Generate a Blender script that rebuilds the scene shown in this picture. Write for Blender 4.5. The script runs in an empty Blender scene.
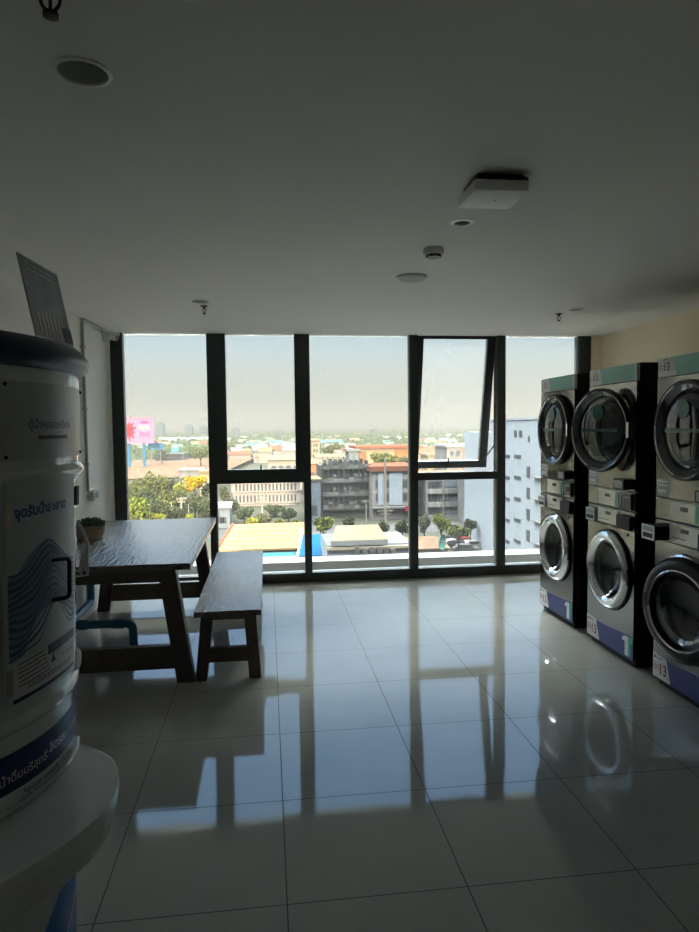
import bpy, bmesh, math, random
from mathutils import Vector, Matrix
random.seed(7)
S = bpy.context.scene
COL = S.collection
PI = math.pi
def R(d): return math.radians(d)

# ------------------------------------------------------------------ camera
F_PX, YAW, PITCH, ROLL, EYE = 659.17, .124354, -.058012, -.0107215, 1.53365
fw = Vector((math.sin(YAW)*math.cos(PITCH), math.cos(YAW)*math.cos(PITCH), math.sin(PITCH)))
r0 = Vector((math.cos(YAW), -math.sin(YAW), 0)); u0 = r0.cross(fw)
rt = math.cos(ROLL)*r0 + math.sin(ROLL)*u0
up = math.cos(ROLL)*u0 - math.sin(ROLL)*r0
cd = bpy.data.cameras.new('camera'); cam = bpy.data.objects.new('camera', cd); COL.objects.link(cam)
cd.sensor_fit = 'HORIZONTAL'; cd.sensor_width = 36; cd.lens = F_PX/699*36
cd.clip_start = .02; cd.clip_end = 9000
M3 = Matrix((rt, up, -fw)).transposed()
cam.matrix_world = Matrix.Translation((0, 0, EYE)) @ M3.to_4x4()
S.camera = cam
S.view_settings.view_transform = 'Standard'; S.view_settings.look = 'None'
S.view_settings.exposure = 2.2; S.view_settings.gamma = 1; S.view_settings.use_curve_mapping = False

def at(px, py, Y):
    """point of the world plane y = Y seen at a pixel of the 699 x 932 photograph"""
    d = fw + rt*(px-349.5)/F_PX - up*(py-466)/F_PX
    t = Y/d.y
    return Vector((0, 0, EYE)) + d*t

# ------------------------------------------------------------------ materials
def nodes(name):
    m = bpy.data.materials.new(name); m.use_nodes = True
    nt = m.node_tree
    return m, nt, nt.nodes['Principled BSDF']
def mat(name, col, rough=.5, metal=0, coat=0, noise=None, bump=None, spec=.5):
    """noise = (scale, amount) mottles the colour; bump = (scale, strength)"""
    m, nt, b = nodes(name)
    b.inputs['Base Color'].default_value = (*col, 1); b.inputs['Roughness'].default_value = rough
    b.inputs['Metallic'].default_value = metal; b.inputs['Coat Weight'].default_value = coat
    b.inputs['Coat Roughness'].default_value = .08
    b.inputs['Specular IOR Level'].default_value = spec
    tc = nt.nodes.new('ShaderNodeTexCoord')
    if noise:
        n = nt.nodes.new('ShaderNodeTexNoise'); n.inputs['Scale'].default_value = noise[0]; n.inputs['Detail'].default_value = 5
        nt.links.new(tc.outputs['Object'], n.inputs['Vector'])
        mr = nt.nodes.new('ShaderNodeMapRange'); mr.inputs[1].default_value = .3; mr.inputs[2].default_value = .7
        mr.inputs[3].default_value = 1-noise[1]; mr.inputs[4].default_value = 1+noise[1]
        nt.links.new(n.outputs['Fac'], mr.inputs[0])
        mx = nt.nodes.new('ShaderNodeVectorMath'); mx.operation = 'SCALE'; mx.inputs[0].default_value = col
        nt.links.new(mr.outputs[0], mx.inputs['Scale']); nt.links.new(mx.outputs[0], b.inputs['Base Color'])
    if bump:
        n = nt.nodes.new('ShaderNodeTexNoise'); n.inputs['Scale'].default_value = bump[0]; n.inputs['Detail'].default_value = 4
        nt.links.new(tc.outputs['Object'], n.inputs['Vector'])
        bp = nt.nodes.new('ShaderNodeBump'); bp.inputs['Strength'].default_value = bump[1]; bp.inputs['Distance'].default_value = .01
        nt.links.new(n.outputs['Fac'], bp.inputs['Height']); nt.links.new(bp.outputs[0], b.inputs['Normal'])
    return m
def math_node(nt, op, a, b=None):
    n = nt.nodes.new('ShaderNodeMath'); n.operation = op
    for i, v in enumerate((a, b)):
        if v is None: continue
        if isinstance(v, (int, float)): n.inputs[i].default_value = v
        else: nt.links.new(v, n.inputs[i])
    return n.outputs[0]

def floor_mat():
    m, nt, b = nodes('polished_tile')
    tc = nt.nodes.new('ShaderNodeTexCoord'); sp = nt.nodes.new('ShaderNodeSeparateXYZ')
    nt.links.new(tc.outputs['Object'], sp.inputs[0])
    T = .6; g = .0022
    mask = None; idx = []
    for out, o in ((sp.outputs[0], .039-60), (sp.outputs[1], 2.052-60)):
        a = math_node(nt, 'DIVIDE', math_node(nt, 'SUBTRACT', out, o), T)
        fr = math_node(nt, 'FRACT', a); idx.append(math_node(nt, 'FLOOR', a))
        d = math_node(nt, 'MINIMUM', fr, math_node(nt, 'SUBTRACT', 1.0, fr))
        l = math_node(nt, 'LESS_THAN', d, g/T)
        mask = l if mask is None else math_node(nt, 'MAXIMUM', mask, l)
    cb = nt.nodes.new('ShaderNodeCombineXYZ'); nt.links.new(idx[0], cb.inputs[0]); nt.links.new(idx[1], cb.inputs[1])
    wn = nt.nodes.new('ShaderNodeTexWhiteNoise'); wn.noise_dimensions = '2D'; nt.links.new(cb.outputs[0], wn.inputs['Vector'])
    n = nt.nodes.new('ShaderNodeTexNoise'); n.inputs['Scale'].default_value = 3; n.inputs['Detail'].default_value = 6
    nt.links.new(tc.outputs['Object'], n.inputs['Vector'])
    rmp = nt.nodes.new('ShaderNodeValToRGB'); e = rmp.color_ramp.elements
    e[0].position = .3; e[0].color = (.37, .365, .325, 1); e[1].position = .7; e[1].color = (.41, .40, .36, 1)
    nt.links.new(n.outputs['Fac'], rmp.inputs[0])
    mx = nt.nodes.new('ShaderNodeMix'); mx.data_type = 'RGBA'
    nt.links.new(mask, mx.inputs['Factor']); nt.links.new(rmp.outputs[0], mx.inputs['A']); mx.inputs['B'].default_value = (.06, .06, .055, 1)
    nt.links.new(mx.outputs['Result'], b.inputs['Base Color'])
    nt.links.new(math_node(nt, 'ADD', math_node(nt, 'MULTIPLY', mask, .6), .045), b.inputs['Roughness'])
    b.inputs['IOR'].default_value = 1.62
    # every tile lies a hair off level
    geo = nt.nodes.new('ShaderNodeNewGeometry')
    v = nt.nodes.new('ShaderNodeVectorMath'); v.operation = 'SUBTRACT'; v.inputs[1].default_value = (.5, .5, .5)
    nt.links.new(wn.outputs['Color'], v.inputs[0])
    s = nt.nodes.new('ShaderNodeVectorMath'); s.operation = 'MULTIPLY'; s.inputs[1].default_value = (.0035, .007, 0)
    nt.links.new(v.outputs[0], s.inputs[0])
    a = nt.nodes.new('ShaderNodeVectorMath'); a.operation = 'ADD'
    nt.links.new(geo.outputs['Normal'], a.inputs[0]); nt.links.new(s.outputs[0], a.inputs[1])
    nn = nt.nodes.new('ShaderNodeVectorMath'); nn.operation = 'NORMALIZE'; nt.links.new(a.outputs[0], nn.inputs[0])
    bp = nt.nodes.new('ShaderNodeBump'); bp.inputs['Strength'].default_value = .02; bp.inputs['Distance'].default_value = .01
    n2 = nt.nodes.new('ShaderNodeTexNoise'); n2.inputs['Scale'].default_value = 5; n2.inputs['Detail'].default_value = 1
    nt.links.new(tc.outputs['Object'], n2.inputs['Vector']); nt.links.new(n2.outputs['Fac'], bp.inputs['Height'])
    nt.links.new(nn.outputs[0], bp.inputs['Normal']); nt.links.new(bp.outputs[0], b.inputs['Normal'])
    return m

def glass_mat(name, dirt, tint=(.93, .97, .97)):
    m = bpy.data.materials.new(name); m.use_nodes = True; nt = m.node_tree; nt.nodes.remove(nt.nodes['Principled BSDF'])
    out = nt.nodes['Material Output']
    tr = nt.nodes.new('ShaderNodeBsdfTransparent'); tr.inputs[0].default_value = (*tint, 1)
    gl = nt.nodes.new('ShaderNodeBsdfGlossy'); gl.inputs['Roughness'].default_value = .01
    fr = nt.nodes.new('ShaderNodeFresnel'); fr.inputs[0].default_value = 1.45
    m1 = nt.nodes.new('ShaderNodeMixShader'); nt.links.new(fr.outputs[0], m1.inputs[0]); nt.links.new(tr.outputs[0], m1.inputs[1]); nt.links.new(gl.outputs[0], m1.inputs[2])
    tl = nt.nodes.new('ShaderNodeBsdfTranslucent'); tl.inputs[0].default_value = (.9, .9, .88, 1)
    tc = nt.nodes.new('ShaderNodeTexCoord'); n = nt.nodes.new('ShaderNodeTexNoise'); n.inputs['Scale'].default_value = 45; n.inputs['Detail'].default_value = 6
    nt.links.new(tc.outputs['Object'], n.inputs['Vector'])
    mr = nt.nodes.new('ShaderNodeMapRange'); mr.inputs[1].default_value = .35; mr.inputs[2].default_value = .75; mr.inputs[3].default_value = dirt*.5; mr.inputs[4].default_value = dirt*1.6
    nt.links.new(n.outputs['Fac'], mr.inputs[0])
    m2 = nt.nodes.new('ShaderNodeMixShader'); nt.links.new(mr.outputs[0], m2.inputs[0]); nt.links.new(m1.outputs[0], m2.inputs[1]); nt.links.new(tl.outputs[0], m2.inputs[2])
    nt.links.new(m2.outputs[0], out.inputs[0])
    return m
def dark_glass(name, col, keep):
    """tinted porthole glass: partly see-through, strongly reflecting"""
    m = bpy.data.materials.new(name); m.use_nodes = True; nt = m.node_tree; b = nt.nodes['Principled BSDF']
    out = nt.nodes['Material Output']
    b.inputs['Base Color'].default_value = (*col, 1); b.inputs['Roughness'].default_value = .02; b.inputs['IOR'].default_value = 1.9
    tr = nt.nodes.new('ShaderNodeBsdfTransparent'); tr.inputs[0].default_value = (.55, .6, .6, 1)
    mx = nt.nodes.new('ShaderNodeMixShader'); mx.inputs[0].default_value = keep
    nt.links.new(b.outputs[0], mx.inputs[1]); nt.links.new(tr.outputs[0], mx.inputs[2]); nt.links.new(mx.outputs[0], out.inputs[0])
    return m
def wood_mat(name, c0, c1, rough, bump):
    m, nt, b = nodes(name)
    tc = nt.nodes.new('ShaderNodeTexCoord'); mp = nt.nodes.new('ShaderNodeMapping'); mp.inputs['Scale'].default_value = (14, 1.6, 14)
    mp.inputs['Rotation'].default_value = (0, 0, R(-24))
    nt.links.new(tc.outputs['Object'], mp.inputs[0])
    n = nt.nodes.new('ShaderNodeTexNoise'); n.inputs['Scale'].default_value = 3; n.inputs['Detail'].default_value = 8; n.inputs['Distortion'].default_value = .8
    nt.links.new(mp.outputs[0], n.inputs['Vector'])
    rmp = nt.nodes.new('ShaderNodeValToRGB'); e = rmp.color_ramp.elements
    e[0].position = .35; e[0].color = (*c0, 1); e[1].position = .65; e[1].color = (*c1, 1)
    nt.links.new(n.outputs['Fac'], rmp.inputs[0]); nt.links.new(rmp.outputs[0], b.inputs['Base Color'])
    bp = nt.nodes.new('ShaderNodeBump'); bp.inputs['Strength'].default_value = bump; bp.inputs['Distance'].default_value = .01
    nt.links.new(n.outputs['Fac'], bp.inputs['Height']); nt.links.new(bp.outputs[0], b.inputs['Normal'])
    b.inputs['Roughness'].default_value = rough
    return m
def stripes(name, c0, c1, axis, freq, rough=.6, noise=.15, width=.5):
    """bands along one axis: ribbed sheet roofs, slatted walls"""
    m, nt, b = nodes(name)
    tc = nt.nodes.new('ShaderNodeTexCoord'); sp = nt.nodes.new('ShaderNodeSeparateXYZ'); nt.links.new(tc.outputs['Object'], sp.inputs[0])
    f = math_node(nt, 'FRACT', math_node(nt, 'MULTIPLY', math_node(nt, 'ADD', sp.outputs[axis], 500.0), freq))
    l = math_node(nt, 'LESS_THAN', f, width)
    n = nt.nodes.new('ShaderNodeTexNoise'); n.inputs['Scale'].default_value = .6; n.inputs['Detail'].default_value = 6; nt.links.new(tc.outputs['Object'], n.inputs['Vector'])
    mx = nt.nodes.new('ShaderNodeMix'); mx.data_type = 'RGBA'; nt.links.new(l, mx.inputs['Factor'])
    mx.inputs['A'].default_value = (*c0, 1); mx.inputs['B'].default_value = (*c1, 1)
    mr = nt.nodes.new('ShaderNodeMapRange'); mr.inputs[1].default_value = .3; mr.inputs[2].default_value = .7; mr.inputs[3].default_value = 1-noise; mr.inputs[4].default_value = 1+noise
    nt.links.new(n.outputs['Fac'], mr.inputs[0])
    sc = nt.nodes.new('ShaderNodeVectorMath'); sc.operation = 'SCALE'; nt.links.new(mx.outputs['Result'], sc.inputs[0]); nt.links.new(mr.outputs[0], sc.inputs['Scale'])
    nt.links.new(sc.outputs[0], b.inputs['Base Color']); b.inputs['Roughness'].default_value = rough; b.inputs['Specular IOR Level'].default_value = 0
    return m

MT = {}
MT['floor'] = floor_mat()
MT['ceiling'] = mat('ceiling_paint', (.86, .85, .81), .85, bump=(40, .03))
MT['wall'] = mat('wall_paint', (.90, .89, .85), .8, bump=(60, .04))
MT['wall_warm'] = mat('warm_lit_wall_paint', (.92, .80, .60), .8, bump=(60, .04))  # warm daylight on the right wall put into its base colour
MT['frame'] = mat('black_aluminium', (.03, .037, .036), .38, .0)
MT['gasket'] = mat('rubber_grey', (.25, .25, .24), .6)
MT['glass'] = glass_mat('window_glass', .007)
MT['glass_dirty'] = glass_mat('dusty_window_glass', .011)
MT['white_plastic'] = mat('white_plastic', (.78, .78, .76), .4)
MT['grey_plastic'] = mat('grey_plastic', (.35, .36, .36), .45)
MT['black_plastic'] = mat('black_plastic', (.012, .012, .013), .35)
MT['dull_black'] = mat('dull_black', (.008, .008, .008), .6)
MT['reflector'] = mat('lamp_reflector', (.5, .52, .52), .3)
MT['satin_ring'] = mat('satin_ring', (.92, .92, .9), .3)
MT['brass_dark'] = mat('sprinkler_metal', (.05, .05, .05), .4, .8)
MT['chrome'] = mat('chrome', (.82, .83, .85), .06, 1)
MT['steel'] = mat('brushed_steel', (.22, .205, .18), .14, 1, bump=(3, .03))
MT['dark_chrome'] = mat('dark_chrome', (.09, .09, .095), .15, 1)
MT['steel_dark'] = mat('side_panel_black', (.006, .006, .007), .45)
MT['drum'] = mat('drum_steel', (.55, .55, .55), .25, 1)
MT['porthole'] = dark_glass('porthole_glass', (.012, .015, .016), .35)
MT['cream'] = mat('cream_panel', (.86, .80, .68), .2, coat=.8)
MT['label_white'] = mat('label_white', (.80, .80, .80), .45)
MT['label_grey'] = mat('label_grey', (.40, .40, .41), .4)
MT['band_navy'] = mat('decal_navy', (.03, .045, .22), .35)
MT['band_green'] = mat('decal_green', (.22, .50, .42), .35)
MT['logo_green'] = mat('logo_green', (.02, .42, .28), .4)
MT['ink_red'] = mat('ink_red', (.24, .02, .06), .5)
MT['ink_dark'] = mat('ink_dark', (.05, .05, .06), .5)
MT['ink_green'] = mat('ink_dark_green', (.01, .07, .05), .5)
MT['screen'] = mat('dark_screen', (.02, .03, .03), .12)
MT['sticker_green'] = mat('sticker_green', (.02, .12, .09), .3)
MT['wood_top'] = wood_mat('stained_wood_top', (.075, .055, .04), (.13, .10, .075), .2, .5)
for n_ in MT['wood_top'].node_tree.nodes:
    if n_.type == 'BSDF_PRINCIPLED': n_.inputs['Coat Weight'].default_value = .7; n_.inputs['Coat Roughness'].default_value = .16; n_.inputs['Specular IOR Level'].default_value = .8
    if n_.type == 'MAPPING': n_.inputs['Scale'].default_value = (17, 2.0, 14)
    if n_.type == 'BUMP':
        n_.inputs['Distance'].default_value = .012; n_.inputs['Strength'].default_value = .9
        MT['wood_top'].node_tree.links.new(n_.outputs[0], MT['wood_top'].node_tree.nodes['Principled BSDF'].inputs['Coat Normal'])
MT['wood'] = wood_mat('stained_wood', (.06, .042, .03), (.095, .068, .048), .42, .25)
MT['terracotta'] = mat('clay_pot', (.30, .23, .17), .6, noise=(20, .15))
MT['succulent'] = mat('dark_leaf', (.025, .06, .035), .5, noise=(30, .3))
MT['soil'] = mat('soil', (.03, .022, .016), .9)
MT['pvc'] = mat('blue_pipe', (.02, .16, .30), .28)
MT['frp'] = mat('fibreglass_shell', (.70, .74, .73), .12, coat=.6, noise=(4, .05))
MT['frp_tray'] = mat('fibreglass_tray', (.80, .85, .86), .16, coat=.5, noise=(5, .06))
MT['navy_lid'] = mat('navy_shell', (.010, .024, .075), .33)
MT['door_metal'] = mat('painted_steel_door', (.56, .67, .68), .32)
MT['plate_grey'] = mat('grey_plate', (.50, .53, .55), .3)
MT['wave_blue'] = mat('print_light_blue', (.21, .33, .45), .34)
MT['wave_navy'] = mat('print_navy_lines', (.07, .13, .24), .34)
MT['print_blue'] = mat('print_blue', (.06, .12, .34), .4)
MT['print_navy'] = mat('print_navy', (.012, .022, .13), .35)
MT['print_white'] = mat('print_white', (.72, .74, .78), .4)
MT['base_blue'] = mat('print_bright_blue', (.02, .17, .50), .25)
MT['board_print'] = mat('board_print', (.32, .34, .40), .25, noise=(14, .2))
MT['board_edge'] = mat('clear_acrylic_edge', (.75, .78, .78), .15)
MT['conduit'] = mat('metal_conduit', (.45, .45, .43), .35, .5)
MT['led'] = mat('status_light', (.2, .25, .8), .4)

# ------------------------------------------------------------------ mesh helpers
def link(name, bm, m, parent=None, smooth=False, loc=None):
    me = bpy.data.meshes.new(name)
    bmesh.ops.recalc_face_normals(bm, faces=bm.faces[:]) if smooth is not None else None
    bm.to_mesh(me); bm.free()
    if smooth:
        for p in me.polygons: p.use_smooth = True
        try: me.set_sharp_from_angle(angle=R(38))
        except Exception: pass
    me.materials.append(MT[m] if isinstance(m, str) else m)
    o = bpy.data.objects.new(name, me); COL.objects.link(o)
    if parent: o.parent = parent
    if loc: o.location = loc
    return o
def tag(o, label, cat, group=None, kind=None):
    if label: o['label'] = label
    if cat: o['category'] = cat
    if group: o['group'] = group
    if kind: o['kind'] = kind
    return o
def thing(name, loc, label, cat, group=None, rz=0):
    o = bpy.data.objects.new(name, None); COL.objects.link(o); o.location = loc; o.rotation_euler = (0, 0, rz)
    o.empty_display_size = .1
    return tag(o, label, cat, group)
def structure(name, bm, m, parent=None):
    o = link(name, bm, m, parent); o['kind'] = 'structure'; return o
def box(bm, x0, x1, y0, y1, z0, z1, bev=0):
    vs = [bm.verts.new((x, y, z)) for x in (x0, x1) for y in (y0, y1) for z in (z0, z1)]
    fs = [bm.faces.new([vs[i] for i in q]) for q in ((0, 1, 3, 2), (4, 6, 7, 5), (0, 4, 5, 1), (2, 3, 7, 6), (0, 2, 6, 4), (1, 5, 7, 3))]
    if bev:
        es = {e for f in fs for e in f.edges}
        bmesh.ops.bevel(bm, geom=list(es), offset=bev, segments=2, affect='EDGES', profile=.6)
    return vs
def nb(): return bmesh.new()
def B(x0, x1, y0, y1, z0, z1, bev=0):
    bm = nb(); box(bm, x0, x1, y0, y1, z0, z1, bev); return bm
def prism(bm, pts, d):
    """extrude a closed loop of 3-D points by vector d"""
    a = [bm.verts.new(p) for p in pts]; b = [bm.verts.new(Vector(p)+Vector(d)) for p in pts]
    n = len(a); bm.faces.new(a); bm.faces.new(b[::-1])
    for i in range(n): bm.faces.new((a[i], b[i], b[(i+1) % n], a[(i+1) % n]))
def lathe(bm, prof, n=48, axis='z', c=(0, 0, 0), a0=0, a1=2*PI):
    """prof = [(radius, height)]; closed turn unless a1-a0 < 2 pi"""
    full = abs(a1-a0-2*PI) < 1e-6
    k = n if full else n+1
    rings = []
    for r, h in prof:
        ring = []
        for i in range(k):
            a = a0+(a1-a0)*i/n
            if axis == 'z': p = (c[0]+r*math.cos(a), c[1]+r*math.sin(a), c[2]+h)
            elif axis == 'x': p = (c[0]+h, c[1]+r*math.cos(a), c[2]+r*math.sin(a))
            else: p = (c[0]+r*math.cos(a), c[1]+h, c[2]+r*math.sin(a))
            ring.append(bm.verts.new(p))
        rings.append(ring)
    for q in range(len(rings)-1):
        for i in range(n):
            j = (i+1) % k
            try: bm.faces.new((rings[q][i], rings[q][j], rings[q+1][j], rings[q+1][i]))
            except ValueError: pass
    for ring, (r, h) in ((rings[0], prof[0]), (rings[-1], prof[-1])):
        if r < 1e-4: bmesh.ops.remove_doubles(bm, verts=ring, dist=1e-4)
def disc(bm, r, c, axis='x', n=40):
    vs = []
    for i in range(n):
        a = 2*PI*i/n
        vs.append(bm.verts.new((c[0], c[1]+r*math.cos(a), c[2]+r*math.sin(a)) if axis == 'x' else (c[0]+r*math.cos(a), c[1]+r*math.sin(a), c[2])))
    bm.faces.new(vs)
def tube(bm, pts, r, n=10, cap=True):
    pts = [Vector(p) for p in pts]; rings = []
    prev = None
    for i, p in enumerate(pts):
        t = (pts[min(i+1, len(pts)-1)]-pts[max(i-1, 0)]).normalized()
        a = prev if prev is not None else (Vector((0, 0, 1)) if abs(t.z) < .9 else Vector((1, 0, 0)))
        s = t.cross(a).normalized(); u = s.cross(t).normalized(); prev = u
        rr = r[i] if isinstance(r, (list, tuple)) else r
        rings.append([bm.verts.new(p+s*rr*math.cos(2*PI*k/n)+u*rr*math.sin(2*PI*k/n)) for k in range(n)])
    for q in range(len(rings)-1):
        for k in range(n): bm.faces.new((rings[q][k], rings[q][(k+1) % n], rings[q+1][(k+1) % n], rings[q+1][k]))
    if cap: bm.faces.new(rings[0][::-1]); bm.faces.new(rings[-1])
def fillet(pts, r, n=6):
    """round the inner corners of a polyline"""
    pts = [Vector(p) for p in pts]; out = [pts[0]]
    for i in range(1, len(pts)-1):
        a = (pts[i-1]-pts[i]); b = (pts[i+1]-pts[i]); q = min(r, a.length*.45, b.length*.45)
        p0 = pts[i]+a.normalized()*q; p1 = pts[i]+b.normalized()*q
        for k in range(n+1):
            t = k/n; out.append(p0*(1-t)**2+pts[i]*2*t*(1-t)+p1*t*t)
    out.append(pts[-1]); return out
def ball(bm, c, r, seg=12, sc=(1, 1, 1)):
    bmesh.ops.create_uvsphere(bm, u_segments=seg, v_segments=max(6, seg//2), radius=r, matrix=Matrix.Translation(c) @ Matrix.Diagonal((*sc, 1)))
def plate_with_holes(bm, outline, holes):
    """flat face inside outline minus the hole loops"""
    es = []
    for loop in [outline]+holes:
        vs = [bm.verts.new(p) for p in loop]
        es += [bm.edges.new((vs[i], vs[(i+1) % len(vs)])) for i in range(len(vs))]
    bmesh.ops.triangle_fill(bm, use_beauty=True, use_dissolve=False, edges=es)
def circ(cx, cy, r, z, n=32): return [(cx+r*math.cos(2*PI*i/n), cy+r*math.sin(2*PI*i/n), z) for i in range(n)]

def text_geo(body, bold=0.0):
    cu = bpy.data.curves.new('lettering', 'FONT'); cu.body = body; cu.size = 1; cu.offset = bold; cu.resolution_u = 3
    ob = bpy.data.objects.new('lettering_source', cu); COL.objects.link(ob)
    bpy.context.view_layer.update()
    me = bpy.data.meshes.new_from_object(ob.evaluated_get(bpy.context.evaluated_depsgraph_get()))
    v = [p.co.copy() for p in me.vertices]; f = [list(p.vertices) for p in me.polygons]
    bpy.data.objects.remove(ob); bpy.data.curves.remove(cu); bpy.data.meshes.remove(me)
    if not v: return [], [], 1, 1
    x0 = min(p.x for p in v); x1 = max(p.x for p in v)
    return [Vector((p.x-x0, p.y, 0)) for p in v], f, x1-x0, max(p.y for p in v)
def text(name, body, m, parent, fn, width=None, height=None, bold=0.0):
    """fn maps (u, v) in metres to a 3-D point"""
    v, f, w, h = text_geo(body, bold)
    if not v: return
    sx = width/w if width else height
    sy = height if height else sx
    bm = nb(); vs = [bm.verts.new(fn(p.x*sx, p.y*sy)) for p in v]
    for q in f:
        try: bm.faces.new([vs[i] for i in q])
        except ValueError: pass
    return link(name, bm, m, parent, smooth=None)

# ------------------------------------------------------------------ the room shell
XL, XR, YB, YW, ZC = -1.48, 3.44, -3.0, 6.52, 2.45
structure('floor', B(XL-.15, XR+.15, YB-.15, 6.66, -.12, 0), 'floor')
lights = [(-.45, 1.812, .066), (.887, 2.93, .038), (-.456, 4.87, .062), (2.448, 5.0, .062)]
bm = nb()
plate_with_holes(bm, [(XL-.15, YB-.15, ZC), (XR+.15, YB-.15, ZC), (XR+.15, 6.66, ZC), (XL-.15, 6.66, ZC)], [circ(x, y, r*.93, ZC) for x, y, r in lights])
structure('ceiling', bm, 'ceiling')
structure('wall_left', B(XL-.12, XL, YB-.15, 6.46, 0, ZC), 'wall')
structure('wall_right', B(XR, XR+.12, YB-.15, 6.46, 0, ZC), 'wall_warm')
structure('wall_back', B(XL, XR, YB-.12, YB, 0, ZC), 'wall')
bm = nb(); box(bm, XL, -1.45, 6.46, 6.6, 0, ZC); structure('trim_1', bm, 'wall')
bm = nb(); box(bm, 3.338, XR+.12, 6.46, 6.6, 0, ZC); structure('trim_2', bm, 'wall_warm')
structure('trim_3', B(-1.45, 3.338, 6.50, 6.62, 0, .095, .004), 'frame')

def window(n): 
    o = bpy.data.objects.new('window_%d' % n, None); COL.objects.link(o); o['kind'] = 'structure'; return o
def strips(*bs):
    bm = nb()
    for b in bs: box(bm, *b)
    return bm
ya, yb = 6.50, 6.62
def pane(par, x0, x1, z0, z1, y=6.575, m='glass'): return link('glass_pane', B(x0, x1, y, y+.006, z0, z1), m, par)
w = window(1)
link('frame', strips((-1.45, -1.345, ya, yb, .095, ZC), (-1.345, -1.335, ya-.02, ya+.02, .095, ZC)), 'frame', w)
link('mullion', strips((-.561, -.49, ya, yb, .095, ZC)), 'frame', w); pane(w, -1.345, -.561, .095, ZC)
def handle(par, x, z, y):
    bm = nb(); box(bm, x-.012, x+.012, y-.03, y, z-.03, z+.01, .003); box(bm, x-.007, x+.007, y-.045, y-.03, z-.03, z+.085, .003)
    return link('handle', bm, 'black_plastic', par)
w = window(2)
link('mullion', strips((.359, .429, ya, yb, .095, ZC)), 'frame', w)
link('transom', strips((-.49, .359, ya, yb, 1.0, 1.065)), 'frame', w)
sash = link('sash', strips((-.49, -.384, ya-.006, yb-.02, 1.065, ZC), (.281, .359, ya-.006, yb-.02, 1.065, ZC), (-.384, .281, ya-.006, yb-.02, 1.065, 1.135)), 'frame', w)
pane(sash, -.384, .281, 1.135, ZC, m='glass'); handle(sash, -.06, 1.10, ya-.006)
pane(w, -.49, .359, .095, 1.0)
w = window(3); pane(w, .429, 1.438, .095, ZC)
link('gasket', strips((1.418, 1.432, ya-.004, ya+.03, .095, ZC)), 'gasket', w)
link('mullion', strips((1.432, 1.51, ya, yb, .095, ZC)), 'frame', w)
w = window(4)
link('mullion', strips((2.34, 2.425, ya, yb, .095, ZC)), 'frame', w)
link('transom', strips((1.51, 2.34, ya, yb, .995, 1.07)), 'frame', w)
link('gasket', strips((2.325, 2.34, ya, ya+.03, .095, .995)), 'gasket', w)
pane(w, 1.51, 2.325, .095, .995, m='glass_dirty')
# the open awning sash hangs from its head and swings outwards
bm = nb(); H = 1.385
for b in ((1.515, 1.585, -.02, .04, -H, 0), (2.252, 2.335, -.02, .04, -H, 0), (1.585, 2.252, -.02, .04, -H, -H+.075), (1.585, 2.252, -.02, .04, -.03, 0)): box(bm, *b)
sash = link('sash', bm, 'frame', w); sash.location = (0, 6.555, ZC); sash.rotation_euler = (R(12.5), 0, 0)
g = pane(sash, 1.585, 2.252, -H+.075, -.03, y=.005, m='glass_dirty'); handle(sash, 1.90, -H+.04, -.02)
bm = nb(); tube(bm, [(2.335, 6.60, 1.33), (2.30, 6.84, 1.16)], .008, 8); link('window_stay', bm, 'frame', w)
w = window(5)
link('frame', strips((3.215, 3.338, ya, yb, .095, ZC)), 'frame', w)
link('gasket', strips((3.196, 3.207, ya, ya+.03, .095, ZC)), 'frame', w)
pane(w, 2.425, 3.215, .095, ZC, m='glass_dirty')
# outside ledge and parapet of this floor
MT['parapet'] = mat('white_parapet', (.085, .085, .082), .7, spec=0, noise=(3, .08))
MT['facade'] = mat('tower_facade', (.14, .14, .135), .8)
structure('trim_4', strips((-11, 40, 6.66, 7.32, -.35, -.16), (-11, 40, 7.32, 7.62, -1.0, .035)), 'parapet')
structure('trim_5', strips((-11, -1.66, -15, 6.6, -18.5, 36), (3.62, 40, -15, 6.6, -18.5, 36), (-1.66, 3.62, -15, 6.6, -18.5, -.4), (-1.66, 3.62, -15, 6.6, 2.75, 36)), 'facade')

# ------------------------------------------------------------------ ceiling fittings
def downlight(i, label, tilt=0):
    x, y, r = lights[i]
    t = thing('downlight', (x, y, ZC), label, 'ceiling light', 'recessed ceiling lights')
    q = 1.45 if tilt else 1.1
    bm = nb(); lathe(bm, [(r*.93, .0), (r*.95, -.006), (r*(q-.03), -.004), (r*q, 0)], 40); link('trim_ring', bm, 'satin_ring', t, True)
    bm = nb(); lathe(bm, [(r*.93, 0), (r*.8, .035), (r*.55, .06), (0, .062)], 40); link('reflector', bm, 'reflector', t, True)
    bm = nb(); ball(bm, (0, 0, .048), r*.36, 16, (1, 1, .7)); link('bulb', bm, 'grey_plastic', t, True)
    return t
downlight(0, 'large recessed downlight in the ceiling nearest the viewer')
downlight(1, 'small dark-centred downlight beside the square white ceiling box', 1)
downlight(2, 'recessed downlight above the dining table near the left window')
downlight(3, 'recessed downlight in the ceiling above the washing machines')
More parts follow.
